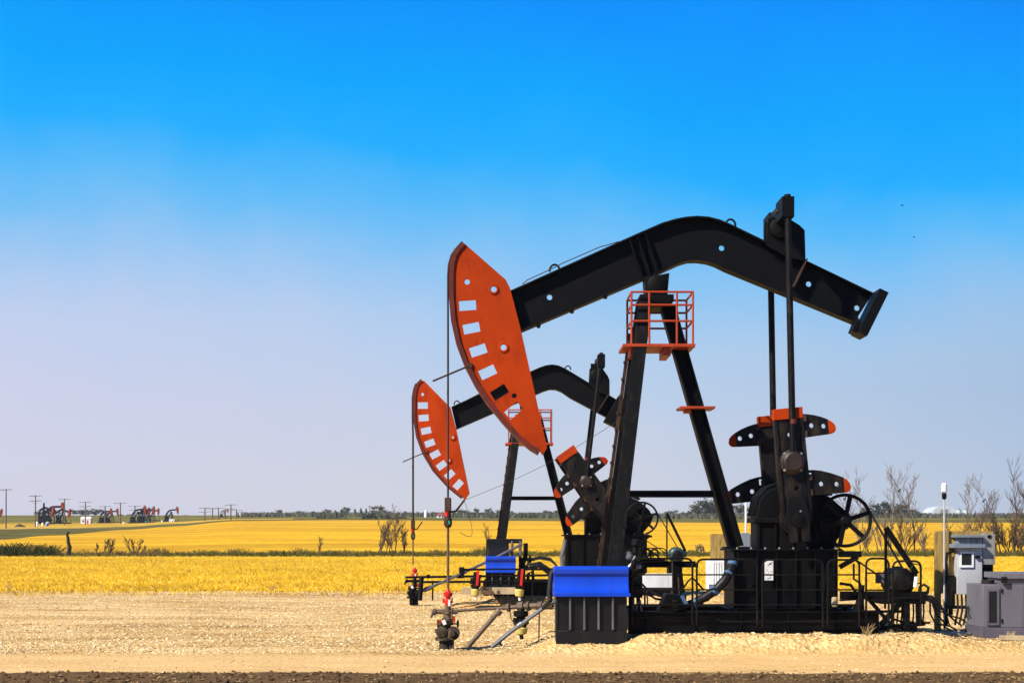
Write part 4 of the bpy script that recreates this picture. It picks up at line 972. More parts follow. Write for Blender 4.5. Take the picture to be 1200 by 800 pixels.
tag(MB().path([P(738, 722, 30.7), P(800, 722.5, 30.7), P(838, 722, 30.7), P(846, 728, 30.65), P(905, 728.5, 30.65), P(1000, 727, 30.65)], .018, 8).build('conduit', M['dull_black'], None, o), 'thin dark conduit running along the front face of the near skid', 'conduit')
tag(MB().lathe(P(978, 711, 30.95), (0, 0, 1), [(0, .03), (.02, .06), (.18, .06), (.2, .03)], 10).build('tag_tube', M['tan_timber'], None, P(978, 711, 30.95)), 'small cream tube standing on the skid right of the black pedestal', 'tag tube')
# notice plate on the pedestal
a, b = P(896, 679, 31.1), P(906, 656, 31.1)
root = empty('notice_plate', P(901, 668, 31.15), 'worn white notice plate fixed to the front of the black pedestal', 'notice')
w, h = (b.x-a.x), (b.z-a.z)
MB().box((0, 0, 0), (w, .012, h)).build('plate', M['white'], root)
mb = MB()
rw = random.Random(3)
for _ in range(16):
    fx, fz, fw, fh = rw.uniform(-.42, .3), rw.uniform(-.46, .4), rw.uniform(.05, .22), rw.uniform(.015, .06); mb.bb((w*fx, -.010, h*fz), (w*(fx+fw), -.007, h*(fz+fh)))
mb.build('worn_marks', M['mauve_dark'], root)
# bits on the skid near the motor
o = P(1003, 716, 31); o.z = .775
root = empty('brake_stand', o, 'small black stand with pipes and a capped valve under the spoked belt wheel', 'valve stand')
q = lambda px, py, y=0: P(px, py, 31+y)-o
mb = MB(); mb.path([q(984, 683), q(997, 685), q(1003, 694), q(1010, 700)], .03, 8); mb.path([q(1000.5, 660), q(1000.5, 678), q(1008, 683), q(1010, 690)], .022, 8); mb.path([q(1010, 685), q(1009, 700), q(1010, 716)], .055, 8); mb.path([q(984, 703), q(1012, 701)], .02, 6); mb.path([q(984, 710), q(1012, 709)], .02, 6)
mb.build('pipework', M['black'], root)
mb = MB(); mb.lathe(q(1005, 717.5), (0, 0, 1), [(0, .16), (.05, .16), (.07, .09), (.15, .09), (.16, .05), (.26, .03)], 12); mb.build('valve', M['dull_black'], root)
a, b = P(1026, 683, 31.6), P(1040, 671, 31.6)
root = empty('grey_panel', (b.x, 31.6, .78), 'small slate grey panel on a post left of the electric motor', 'panel')
MB().bb((a.x-b.x, -.02, a.z-.78), (0, .02, b.z-.78)).build('panel', M['mauve_dark'], root, bevel=.004); MB().bb((-.06, .021, 0), (-.02, .05, b.z-.80)).build('post', M['dull_black'], root)
# cables from motor to the electrical board
mb = MB()
mb.path([P(1077, 697, 31.3), P(1078, 687, 31.3), P(1083, 684.5, 31.3), P(1088, 688, 31.3), P(1087, 694, 31.4), P(1082, 697, 31.5)], .03, 8)
for k, (ex, ey) in enumerate(((1118, 736), (1124, 730), (1130, 727), (1112, 737))):
    mb.path([P(1078, 697+k*1.5, 31.5), P(1092, 698+k*2.2, 32), P(1101-k*1.5, 706+k*4, 32.4), P((1101+ex)/2, (708+ey)/2+k*2, 32.7), P(ex-5, ey-3, 32.9), P(ex, ey, 33), P(ex+3, ey+3, 32.8)], .018, 6)
mb.path([P(1090, 700, 32), P(1090, 718, 32), P(1096, 730, 32.6), P(1112, 733, 33)], .02, 6)
tag(mb.build('power_cable', M['hose'], None, P(1100, 735, 32.5)), 'bundle of thick black cables looping from the motor to the plywood board', 'cables')
a = P(1086, 741, 32.2)
tag(MB().box((a.x+.9, 32.4, gz(a.x+.9, 32.4)+.03), (1.9, .5, .06), Matrix.Rotation(.1, 3, 'Z')).build('plank', M['steel_grey'], None, (a.x+.9, 32.4, .33), bevel=.005), 'weathered grey plank lying on the ground below the cables', 'plank')
a = P(1192, 744, 30.9); tag(MB().box((a.x, 30.9, gz(a.x, 30.9)+.045), (.65, .2, .09), Matrix.Rotation(-.12, 3, 'Z')).build('timber_block', M['tan_timber'], None, (a.x, 30.9, gz(a.x, 30.9)), bevel=.006), 'pale sawn timber on the ground in front of the mauve cabinet', 'timber')

o = P(625, 690, 48.3); o.z = .4
root = empty('valve_manifold', o, 'black manifold of pipes and arched hoses right of the far blue covered bin', 'manifold')
q = lambda px, py, y=0: P(px, py, 48.3+y)-o
mb = MB(); mb.path([q(613, 690), q(613, 660), q(616, 650), q(616, 636)], .07, 8); mb.lathe(q(614, 668), (0, 0, 1), [(0, .08), (.03, .16), (.12, .16), (.16, .08)], 12); mb.lathe(q(608, 655), (1, 0, 0), [(0, .11), (.05, .11), (.06, .06), (.3, .06), (.31, .12), (.38, .12)], 10); mb.path([q(618, 690), q(619, 672), q(624, 668), q(626, 690)], .05, 8)
mb.build('pipework', M['black'], root)
for k in range(2): MB().path([q(616, 668-k*2), q(620, 657-k*2), q(632, 654-k*2), q(645, 656-k*2), q(652, 662), q(654, 676)], .03, 6).build('hose', M['hose'], root)
MB().path([q(620, 664), q(632, 661), q(642, 668), q(648, 672), q(660, 672)], .10, 8).build('hose', M['jacket'], root)
MB().path([q(660, 668), q(658, 652), q(661, 640), q(662, 632)], .06, 8).build('riser', M['pipe_grey'], root)
o = P(1068, 738, 31.5); o.z = gz(o.x, 31.5)
root = empty('cable_rack', o, 'thin black rods and conduits hanging below the electric motor frame', 'conduits')
q = lambda px, py, y=0: P(px, py, 31.5+y)-o
for px, pb in ((1052, 730), (1056.5, 734), (1070, 736), (1082, 733)): MB().path([q(px, 700), q(px+.6, (700+pb)/2), q(px-1, pb)], .017, 6).build('rod', M['dull_black'], root)
MB().path([q(1040, 722), q(1056, 728), q(1075, 730), q(1090, 729)], .022, 6).build('conduit', M['dull_black'], root)
MB().bb(q(1058, 738)+Vector((0, -.2, 0)), q(1072, 728)+Vector((0, .2, 0))).build('junction_box', M['dull_black'], root, bevel=.01)
mb = MB(); mb.path([q(1043, 690, -.4), q(1046, 684, -.4), q(1044, 676, -.4), q(1049, 669, -.4)], .018, 6); mb.path([q(1066, 668, -.4), q(1071, 660, -.4), q(1078, 662, -.4), q(1080, 676, -.4)], .016, 6); mb.build('hose', M['hose'], root)
# ------------------------------------------------------------------ electrical board
D3 = 33.3; o = P(1100, 735, D3); o.z = gz(o.x, D3)
root = empty('electrical_board', o, 'brown plywood board on posts carrying grey electrical cabinets, right of the motor', 'electrical board')
q = lambda px, py, y=0: P(px, py, D3+y)-o
def slab(mb, px0, py0, px1, py1, y0, y1):
    a, b = q(px0, py1, 0), q(px1, py0, 0); mb.bb((a.x, y0, a.z), (b.x, y1, b.z)); return mb
slab(MB(), 1096, 622, 1164, 695, 0, .06).build('board', M['board'], root, bevel=.004)
for px in (1100.5, 1157):
    a, b = q(px, 735), q(px, 624); MB().bb((a.x-.06, .062, -.25), (a.x+.06, .18, b.z)).build('post', M['board'], root, bevel=.006)
cab = slab(MB(), 1118, 641, 1146.5, 695.5, -.28, -.002).build('cabinet', M['cab_grey'], root, bevel=.008)
slab(slab(slab(slab(MB(), 1120, 645.5, 1136, 648, -.315, -.282), 1120, 661.5, 1136, 664, -.315, -.282), 1120, 648.01, 1122, 661.49, -.315, -.282), 1134, 648.01, 1136, 661.49, -.315, -.282).build('window_frame', M['white'], cab)
slab(MB(), 1122.1, 648.1, 1133.9, 661.4, -.295, -.283).build('window_pane', M['glass'], cab)
slab(MB(), 1138, 650.5, 1143, 653.5, -.34, -.282).build('handle', M['dull_black'], cab, bevel=.004)
sh = MB(); slab(sh, 1111, 637, 1148, 641.5, -.42, -.0025); sh.build('shelf', M['roof_grey'], root, bevel=.006)
rf = MB(); slab(rf, 1114, 626.5, 1147, 629.5, -.40, -.0035); slab(rf, 1118, 629.6, 1146, 636.9, -.30, -.003); rb = rf.build('meter_hood', M['roof_grey'], root, bevel=.006)
for k in range(4): slab(MB(), 1120.5+k*6.3, 631, 1125.3+k*6.3, 636, -.32, -.302).build('louvre', M['pipe_grey'], rb)
gb_ = MB(); slab(gb_, 1147.5, 625, 1162, 661, -.25, -.0045); gq = gb_.build('meter_box', M['steel_grey'], root, bevel=.008)
slab(MB(), 1153, 626.5, 1157, 630, -.27, -.252).build('latch', M['dull_black'], gq)
slab(MB(), 1148.5, 661.5, 1161.5, 690, -.10, -.003).build('lower_box', M['dull_black'], root, bevel=.006)
mb = MB(); mb.tube(q(1108.5, 660, -.1), q(1108.5, 732, -.1), .045); mb.path([q(1108.5, 660, -.1), q(1110, 648, -.1), q(1118, 645, -.1)], .03, 8); mb.tube(q(1114, 675, -.1), q(1114, 720, -.1), .05); mb.bb(q(1110, 674, -.2), q(1117, 709, -.05)); mb.build('conduit', M['dull_black'], root)
mb = MB()
for px in (1122, 1127, 1132): mb.path([q(px, 696, -.15), q(px+.5, 715, -.15), q(px-3, 732, -.15)], .022, 6)
mb.bb(q(1108, 713, -.15), q(1142, 709, -.05)); mb.bb(q(1139, 735, .0), q(1142, 690, .08)); mb.build('cable', M['hose'], root)
# antenna mast
a = P(1106.5, 735, D3-.12); a.z = gz(a.x, D3-.12); root = empty('antenna_mast', a, 'slim white mast with a white antenna pod standing before the plywood board', 'antenna')
t = P(1106.5, 578, D3-.12)-a; MB().tube((0, 0, -.1), t, .019, n=8).build('mast', M['cab_grey'], root)
t2 = P(1106.5, 567, D3-.12)-a; MB().lathe(t+Vector((0, 0, .02)), (0, 0, 1), [(0, .03), (.02, .06), (t2.z-t.z-.03, .06), (t2.z-t.z, .04)], 12).build('antenna_pod', M['white'], root)
MB().lathe(t-Vector((0, 0, .12)), (0, 0, 1), [(0, .03), (.03, .05), (.13, .05)], 10).build('mount', M['dull_black'], root)
# mauve cabinet
D4_ = 31.4; o = P(1134, 745, D4_); o.z = gz(o.x, D4_)-.03
root = empty('utility_cabinet', o, 'large mauve grey enamel cabinet with dark vent at the right edge', 'utility cabinet')
X = lambda px: P(px, 0, D4_).x-o.x
Z = lambda py: P(0, py, D4_).z-o.z
x0, x1, x2, xe = X(1133), X(1150), X(1158), X(1234)
mb = MB(); mb.bb((X(1150.5), .0, -.15), (xe, 1.18, Z(735)-.002)); mb.build('plinth', M['mauve_dark'], root, bevel=.008)
body = MB(); body.bb((X(1152), .02, Z(735)), (xe-.02, 1.15, Z(684.5))); body.bb((X(1177), .04, Z(684.5)-.002), (xe-.03, 1.12, Z(678))); bd = body.build('body', M['mauve'], root, bevel=.012)
lid = MB(); lid.bb((X(1174), -.03, Z(678)+.002), (xe+.02, 1.2, Z(671))); lid.build('lid', M['mauve'], root, bevel=.012)
for px in (1172.5, 1200): MB().bb((X(px)-.006, .012, Z(733)), (X(px)+.006, .021, Z(687))).build('door_seam', M['mauve_dark'], root)
for py in (692, 727): MB().lathe((X(1174.5), .01, Z(py)-.04), (0, 0, 1), [(0, .016), (.08, .016)], 8).build('hinge', M['dull_black'], root)
MB().lathe((X(1166.5), .5, Z(684.5)), (0, 0, 1), [(0, .125), (.02, .13), (Z(680)-Z(684.5), .13)], 16).build('bushing', M['copper'], root)
v = MB()
for (a0, b0, a1_, b1_) in ((1156.5, 690, 1159, 732), (1168.5, 690, 1171, 732), (1159.02, 690, 1168.48, 692.5), (1159.02, 729.5, 1168.48, 732)): v.bb((X(a0), -.012, Z(b1_)), (X(a1_), .018, Z(b0)))
vf = v.build('vent_frame', M['mauve_dark'], root, bevel=.003)
MB().bb((X(1159.1), .002, Z(729.4)), (X(1168.4), .017, Z(692.6))).build('vent', M['glass'], vf)
mb = MB(); mb.box((X(1176), -.04, Z(679)), (.1, .08, .12)); mb.build('lock', M['dull_black'], root, bevel=.006)
xl_ = X(1152); MB().path([(xl_, .95, Z(728)), (xl_-.05, .95, Z(726)), (xl_-.05, .92, Z(713)), (xl_-.05, .82, Z(712)), (xl_-.05, .80, Z(724)), (xl_, .80, Z(726))], .012, 6).build('handle', M['dull_black'], root)

# ------------------------------------------------------------------ far control cabinet behind the large pumpjack
D5_ = 56; o = P(846, 691, D5_); o.z = gz(o.x, D5_)
root = empty('electrical_board', o, 'brown plywood board above a white ribbed cabinet, seen behind the sloping rear leg', 'electrical board')
q = lambda px, py, y=0: P(px, py, D5_+y)-o
slab(MB(), 833, 625, 859, 654.5, 0, .08).build('board', M['board'], root, bevel=.004)
for px in (835, 857): a = q(px, 690); MB().bb((a.x-.06, .085, -.2), (a.x+.06, .2, q(px, 626).z)).build('post', M['board'], root)
cb = slab(MB(), 829, 655.5, 862, 690, -.3, .5).build('cabinet', M['white'], root, bevel=.01)
mb = MB()
for k in range(9): slab(mb, 834+k*3, 658, 835.2+k*3, 684, -.325, -.302)
mb.build('rib', M['white'], cb)
slab(MB(), 829.5, 684, 862, 691, -.33, -.302).build('plinth', M['mauve'], cb)
root = empty('white_cabinet', P(885, 690, D5_-.5), 'pair of white boxes on posts seen between rear leg and gearbox', 'cabinet'); o = root.location.copy()
q = lambda px, py, y=0: P(px, py, D5_-.5+y)-o
slab(MB(), 880, 626, 894, 655, 0, .4).build('box', M['white'], root, bevel=.01); slab(MB(), 869, 624, 879, 650, .05, .3).build('box', M['roof_grey'], root, bevel=.01)
MB().bb((q(878, 0).x, .1, -.2), (q(881, 0).x, .2, q(0, 626).z)).build('post', M['dull_black'], root)
a = P(874, 690, D5_+.4); a.z = 0; t = P(874, 588, D5_+.4)-a
root = empty('antenna_mast', a, 'thin pale mast seen between the sloping rear leg and the gearbox', 'antenna'); MB().tube((0, 0, -.1), t, .035, n=6).build('mast', M['white'], root)
MB().lathe(t, (0, 0, 1), [(0, .04), (.03, .06), (.3, .06), (.33, .03)], 10).build('antenna_pod', M['white'], root)

# ------------------------------------------------------------------ bare trees and shrubs
TIPS = {}
def bare(name, px, pyt, d, seed, stems, label, cat, group, bk='bark_grey', tw='twig_grey', spread=.35, rad=.06, lean=0.0, depth=4, zbase=None):
    rnd = random.Random(seed); x = (px-600)/F*d; z = zT(x, d) if zbase is None else zbase; base = Vector((x, d, z-.05)); H = P(px, pyt, d).z-z
    T, B = MB(), MB()
    def grow(p, dr, ln, r, lv):
        n = 3 if lv else 6; pts = [p]; rs = [r]; q = p.copy(); dd = dr.copy(); kids = []
        for i in range(n):
            dd = (dd+Vector((rnd.gauss(0, .13), rnd.gauss(0, .13), .06))).normalized(); q = q+dd*ln/n; pts.append(q.copy()); rs.append(max(.011, r*(1-(.72 if lv else .8)*(i+1)/n)))
            kids.append((q.copy(), dd.copy(), rs[-1]))
        if lv == 0: TIPS.setdefault(label, pts[-1].copy())
        (T if lv == 0 else B).path(pts, rs, 6 if lv == 0 else (4 if lv == 1 else 3))
        if lv < depth-1:
            for i, (k, kd, kr) in enumerate(kids):
                if lv == 0 and i < 1: continue
                for _ in range(rnd.choice((2, 2, 3)) if lv < 2 else rnd.choice((1, 1, 2))):
                    a = rnd.random()*6.28; side = Vector((math.cos(a), math.sin(a), 0)); nd = (kd*.75+side*rnd.uniform(.35, .75)+Vector((0, 0, .25))).normalized()
                    grow(k, nd, ln*rnd.uniform(.28, .5)*(1 if lv else .8), max(.014, kr*rnd.uniform(.45, .7)), lv+1)
    for s_ in range(stems):
        a = rnd.random()*6.28; k = spread if stems > 1 else .08
        dr = Vector((math.cos(a)*k*rnd.uniform(.5, 1)+lean, math.sin(a)*k*.6, 1)).normalized()
        grow(base+Vector((rnd.gauss(0, .08)*stems, rnd.gauss(0, .08)*stems, 0)), dr, H*(1 if s_ == 0 else rnd.uniform(.55, .9))*(.80 if stems == 1 or H > 5 else .86), rad*rnd.uniform(.8, 1.1), 0)
    root = empty(name, base, label, cat, group)
    for mb, nm, mt in ((T, 'trunk', bk), (B, 'branches', tw)):
        mb.v = [v-base for v in mb.v]; mb.build(nm, M[mt], root, recalc=False)
    return root
G1, G2 = 'bare trees along the ditch', 'bare shrubs along the ditch'
bt = [(1008, 566, 1, .07, 'bare grey tree directly behind the right rim of the spoked belt wheel'),
      (1028, 562, 1, .07, 'slim bare tree with pale trunk, second right of the spoked belt wheel'),
      (1045, 559, 1, .07, 'bare tree with pale forked top just left of the tallest dark topped one'),
      (1059, 560, 1, .05, 'thin bare sapling squeezed beside the taller tree behind the motor'),
      (1071, 554, 1, .10, 'tall bare tree with a bird on top, behind the electric motor'),
      (1128, 566, 2, .07, 'bare tree rising behind the plywood board, just right of the white mast'),
      (1152, 572, 1, .08, 'bare tree with a bird near its top rising behind the grey meter box'),
      (1170, 583, 2, .06, 'low bare tree behind the right side of the plywood board'),
      (1189, 549, 1, .11, 'tallest brown bare tree at the right edge of the view'),
      (1203, 574, 2, .07, 'bare tree cut off by the right edge of the view')]
for i, (px, pt, st, rd, lab) in enumerate(bt):
    bare('bare_tree', px, pt, 154+random.random()*5, 40+i, st, lab, 'tree', G1, 'bark_grey' if px < 1100 else 'bark_brown', 'twig_grey' if px < 1140 else 'bark_brown', .25, rd, 0, 4)
sb = [(1086, 618, 3, 'low pale shrub leaning left of the plywood board', 'twig_grey'), (1178, 610, 5, 'dense brown bare shrub above the mauve cabinet', 'bark_brown'), (1199, 605, 5, 'dense brown bare shrub touching the right edge', 'bark_brown'), (1016, 600, 4, 'pale bare shrub behind the lower half of the spoked belt wheel', 'twig_grey'),
      (1061, 606, 4, 'brown bare shrub behind the upright strut left of the motor', 'bark_brown'), (1040, 602, 4, 'brown bare shrub just right of the spoked belt wheel rim', 'twig_grey'), (1136, 604, 4, 'brown bare shrub rising behind the shelf of the plywood board', 'bark_brown'), (1167, 607, 5, 'brown bare shrub at the right edge of the plywood board', 'bark_brown'), (1191, 612, 5, 'brown bare shrub at the foot of the tallest bare tree', 'bark_brown'),
      (441, 618, 2, 'leaning bare shrub, leftmost of the cluster before the dark green bush', 'bark_brown'), (449, 598, 3, 'tallest bare shrub of the cluster left of the far wellhead', 'bark_brown'), (462, 612, 2, 'forked bare shrub, third of the cluster left of the far wellhead', 'bark_brown'), (476, 618, 2, 'slanting bare shrub nearest the far wellhead rod', 'bark_brown'),
      (125, 632, 5, 'spreading low bare shrub right of the charred trunk', 'bark_brown'), (157, 630, 4, 'small bare shrub, second right of the charred trunk', 'bark_brown'), (372, 631, 1, 'single thin bare sapling alone in the ditch at mid left', 'bark_brown'),
      (571, 619, 1, 'bare shrub behind the far pumpjack front leg', 'bark_brown'), (824, 637, 5, 'dry shrub beside the far plywood board', 'twig_grey')]
for i, (px, pt, st, lab, bk) in enumerate(sb):
    bare('bare_shrub', px, pt, 154+random.random()*4, 80+i, st, lab, 'shrub', G2, bk, bk, .55, .06, -.12 if i == 9 else .1 if i == 12 else 0, 4)
o = P(80.5, 652, 155); o.z = zT(o.x, 155)
root = empty('charred_trunk', o, 'crooked charred black tree trunk standing alone in the ditch at left', 'tree')
q = lambda px, py: P(px, py, 155)-o
MB().path([q(81, 653), q(80.5, 647), q(81.8, 641), q(80, 635), q(79.8, 630), q(78.6, 626), q(80, 622.5)], [.24, .2, .2, .17, .15, .12, .05], 8).path([q(79.2, 628), q(77.4, 627)], [.08, .03], 5).path([q(79, 626), q(81, 623.5), q(82.5, 622)], [.07, .05, .02], 5).build('trunk', M['bark_char'], root)
MB().path([q(80.4, 647), q(78.6, 645.8)], [.08, .02], 5).build('branch_stub', M['bark_char'], root)

# birds
def bird(p, s, label, fly):
    root = empty('bird', p, label, 'bird', 'small dark birds')
    mb = MB(); mb.lathe((-.16*s, 0, 0), (1, 0, 1.2 if not fly else .05), [(0, .005), (.05*s, .05*s), (.16*s, .075*s), (.26*s, .05*s), (.31*s, .045*s), (.36*s, .03*s), (.40*s, .004)], 10); mb.build('body', M['bird'], root)
    mb = MB()
    if fly:
        for k in (-1, 1): mb.add([(-.06*s, 0, .02), (.10*s, 0, .02), (.07*s, k*.28*s, .12*s), (-.02*s, k*.42*s, .09*s), (-.06*s, k*.24*s, .10*s)], [(0, 1, 2, 3, 4)])
        mb.build('wing', M['bird'], root, recalc=False)
    else:
        mb.add([(-.15*s, -.03*s, -.01), (-.15*s, .03*s, -.01), (-.34*s, .04*s, -.08*s), (-.34*s, -.04*s, -.08*s)], [(0, 1, 2, 3)]); mb.build('tail', M['bird'], root, recalc=False)
bird(TIPS[bt[0][4]]+Vector((0, 0, .06)), 1.25, 'dark bird perched atop the bare tree beside the spoked belt wheel', False)
bird(TIPS[bt[4][4]]+Vector((0, 0, .06)), 1.25, 'dark bird perched in the tall bare tree behind the motor', False)
bird(TIPS[bt[6][4]]+Vector((0, 0, .06)), 1.25, 'dark bird perched in the bare tree above the grey meter box', False)
bird(P(1057, 241, 70), .32, 'tiny bird flying high at the right, the upper of two', True)
bird(P(1071, 278, 70), .28, 'tiny bird flying high at the right, the lower of two', True)

# ------------------------------------------------------------------ distant trees
def crown_mesh(name, mat, seed, kind, n):
    rnd = random.Random(seed); v, f = [], []
    cl = []
    if kind == 'round':
        for _ in range(16):
            a = rnd.random()*6.28; r = rnd.random()**.5*.42; z = rnd.uniform(.22, .92); r *= 1-.7*max(0, z-.5)
            cl.append((math.cos(a)*r, math.sin(a)*r, z, rnd.uniform(.10, .2)))
    elif kind == 'cone':
        for _ in range(18):
            z = rnd.uniform(.08, .97); r = .3*(1-z)*rnd.random()**.5; a = rnd.random()*6.28; cl.append((math.cos(a)*r, math.sin(a)*r, z, .05+.1*(1-z)))
    else:
        for _ in range(20):
            a = rnd.random()*6.28; r = rnd.random()**.5*.5; cl.append((math.cos(a)*r, math.sin(a)*r, rnd.uniform(.05, .85-.5*r), rnd.uniform(.10, .18)))
    for _ in range(n):
        c = rnd.choice(cl); p = Vector(c[:3])+Vector((rnd.gauss(0, 1), rnd.gauss(0, 1), rnd.gauss(0, .9)))*c[3]*.5; s = rnd.uniform(.02, .05)
        if p.z < .02: p.z = .02
        nrm = Vector((rnd.gauss(0, 1), rnd.gauss(0, 1), rnd.gauss(0, 1))).normalized(); u = nrm.orthogonal().normalized()*s; w = nrm.cross(u); o = len(v)
        v += [tuple(p-u-w), tuple(p+u-w*.6), tuple(p+u*.8+w), tuple(p-u*.7+w*.8)]; f.append((o, o+1, o+2, o+3))
    me = bpy.data.meshes.new(name); me.from_pydata(v, [], f); me.materials.append(mat); return me
tmb = MB(); tmb.path([(0, 0, -.03), (.01, 0, .3), (-.01, .01, .6)], [.03, .022, .008], 6)
for q in range(6): a = q*1.05; tmb.path([(0, 0, .25+.06*q), (math.cos(a)*.14, math.sin(a)*.14, .45+.06*q), (math.cos(a)*.24, math.sin(a)*.24, .62+.05*q)], [.012, .008, .003], 4)
tproto = tmb.build('trunk', M['bark_brown'], None); trunk_me = tproto.data; bpy.data.objects.remove(tproto)
CR = {k: [crown_mesh('crown_'+k, M[m], 100+i*7+ord(k[0]), kd, n) for i in range(3)] for k, m, kd, n in (('grey', 'leaf_a', 'round', 800), ('dark', 'leaf_b', 'round', 950), ('spruce', 'leaf_b', 'cone', 800), ('gold', 'leaf_c', 'round', 620), ('bush', 'leaf_b', 'bush', 900), ('olive', 'leaf_a', 'bush', 900))}
KL = {'grey': ('round_tree', 'grey green round tree'), 'dark': ('dense_tree', 'dark green dense tree'), 'spruce': ('spruce_tree', 'dark pointed spruce'), 'gold': ('yellowing_tree', 'thin yellowing tree'), 'bush': ('leafy_bush', 'dark green leafy bush'), 'olive': ('leafy_bush', 'grey green leafy bush')}
FT = [ # px, top, width px, kind, d
    (46, 599, 12, 'grey', 980), (62, 597, 18, 'grey', 980), (86, 597, 12, 'grey', 980), (97, 596.5, 16, 'grey', 980), (112, 596, 18, 'grey', 980), (124, 598, 12, 'grey', 990), (141, 602, 7, 'bush', 1000), (151, 602, 6, 'bush', 1000),
    (198, 602.5, 9, 'bush', 1000), (217, 603, 6, 'bush', 1000),
    (306, 601.5, 11, 'dark', 900), (326, 597, 12, 'gold', 900), (333, 601, 10, 'olive', 900), (343, 600.5, 10, 'olive', 900), (352, 598.5, 14, 'gold', 900),
    (368, 598.5, 13, 'dark', 860), (383, 596.5, 13, 'gold', 880), (393, 597.5, 9, 'spruce', 870), (400, 596.5, 8, 'spruce', 870), (405, 594, 12, 'grey', 880), (416, 596, 8, 'spruce', 870), (423, 595, 8, 'spruce', 880), (429, 595.5, 7, 'spruce', 870), (442, 592.5, 22, 'gold', 880), (454, 598, 12, 'grey', 880), (463, 600, 9, 'bush', 880), (475, 598.5, 10, 'spruce', 880), (481, 600, 12, 'grey', 880), (492, 600.5, 13, 'grey', 900), (505, 602.5, 9, 'bush', 900),
    (433, 598.5, 15, 'bush', 560), (381, 604, 18, 'olive', 620), (398, 605, 16, 'olive', 620), (455, 603.5, 18, 'bush', 600), (470, 604.5, 14, 'olive', 610),
    (534, 599, 16, 'olive', 720), (543, 596.5, 20, 'grey', 740), (552, 598, 10, 'olive', 700), (559, 595.5, 9, 'grey', 740), (566, 599, 12, 'olive', 720), (573, 595.5, 11, 'grey', 740), (580, 600, 10, 'olive', 720), (586, 597, 10, 'grey', 740), (598, 598.5, 12, 'gold', 740), (606, 600.5, 13, 'olive', 720), (617, 600.5, 12, 'olive', 720), (629, 600, 13, 'olive', 720), (642, 598, 14, 'grey', 740), (653, 597, 13, 'grey', 740), (662, 599, 12, 'olive', 720), (670, 598.5, 12, 'grey', 740), (690, 599, 14, 'grey', 740), (706, 599.5, 14, 'olive', 740),
    (778, 600, 12, 'olive', 720), (790, 596, 19, 'olive', 720), (803, 598.5, 14, 'bush', 720), (813, 591, 16, 'grey', 740), (823, 584.5, 26, 'grey', 740), (836, 588, 22, 'grey', 740), (847, 594, 20, 'olive', 740), (866, 590.5, 22, 'grey', 740), (884, 591, 22, 'olive', 740), (900, 594, 18, 'grey', 740),
    (1013, 594, 12, 'dark', 760), (1024, 590.5, 16, 'dark', 760), (1036, 587.5, 18, 'dark', 760), (1048, 589.5, 16, 'dark', 760), (1060, 591, 16, 'dark', 760), (1070, 594.5, 13, 'olive', 760), (1078, 598.5, 8, 'dark', 760), (1085, 600.5, 8, 'bush', 780), (1150, 600, 12, 'olive', 800), (1166, 599.5, 14, 'bush', 800), (1184, 600, 14, 'olive', 800), (1198, 599, 16, 'bush', 800)]
def where(px):
    if px < 60: return 'on the left skyline behind the first distant pumpjacks'
    if px < 130: return 'on the left skyline near the white shed'
    if px < 230: return 'on the bare left skyline right of the white shed'
    if px < 360: return 'in the skyline clump where the pole line ends'
    if px < 470: return 'on the skyline left of the far wellhead rod'
    if px < 520: return 'on the skyline between the two polished rods'
    if px < 600: return 'on the skyline under the larger horse head'
    if px < 715: return 'on the skyline between the legs of the far pumpjack'
    if px < 860: return 'on the skyline under the near pumpjack'
    if px < 910: return 'on the skyline behind the sloping rear leg'
    if px < 1090: return 'on the skyline behind the bare trees right of the belt wheel'
    return 'on the skyline at the far right beyond the bins'
for i, (px, pt, w, k, d) in enumerate(FT):
    x = (px-600)/F*d; z = zT(x, d); H = zpy(d, pt)-z; W = w/F*d/.9
    nm, lb = KL[k]; ro = empty(nm, (x, d, z), lb+' '+where(px), 'bush' if k in ('bush', 'olive') else 'tree', 'trees on the far skyline')
    ro.rotation_euler.z = random.random()*6.28
    for nm2, me in (('crown', CR[k][i % 3]), ('trunk', trunk_me)):
        o = bpy.data.objects.new(nm2, me); col.objects.link(o); o.parent = ro; o.scale = (W, W, H)
# low scrub that reads as one mass along the skyline
sp = []
for p0, p1, n, d0, d1 in ((285, 520, 900, 760, 900), (520, 910, 1500, 680, 760), (1005, 1230, 700, 740, 800), (590, 720, 600, 690, 740)):
    sp += strip_spots(n, p0, p1, d0, d1)
blades('skyline_scrub', sp, M['leaf_a'], 1.0, 2.6, .9, .35, 2)

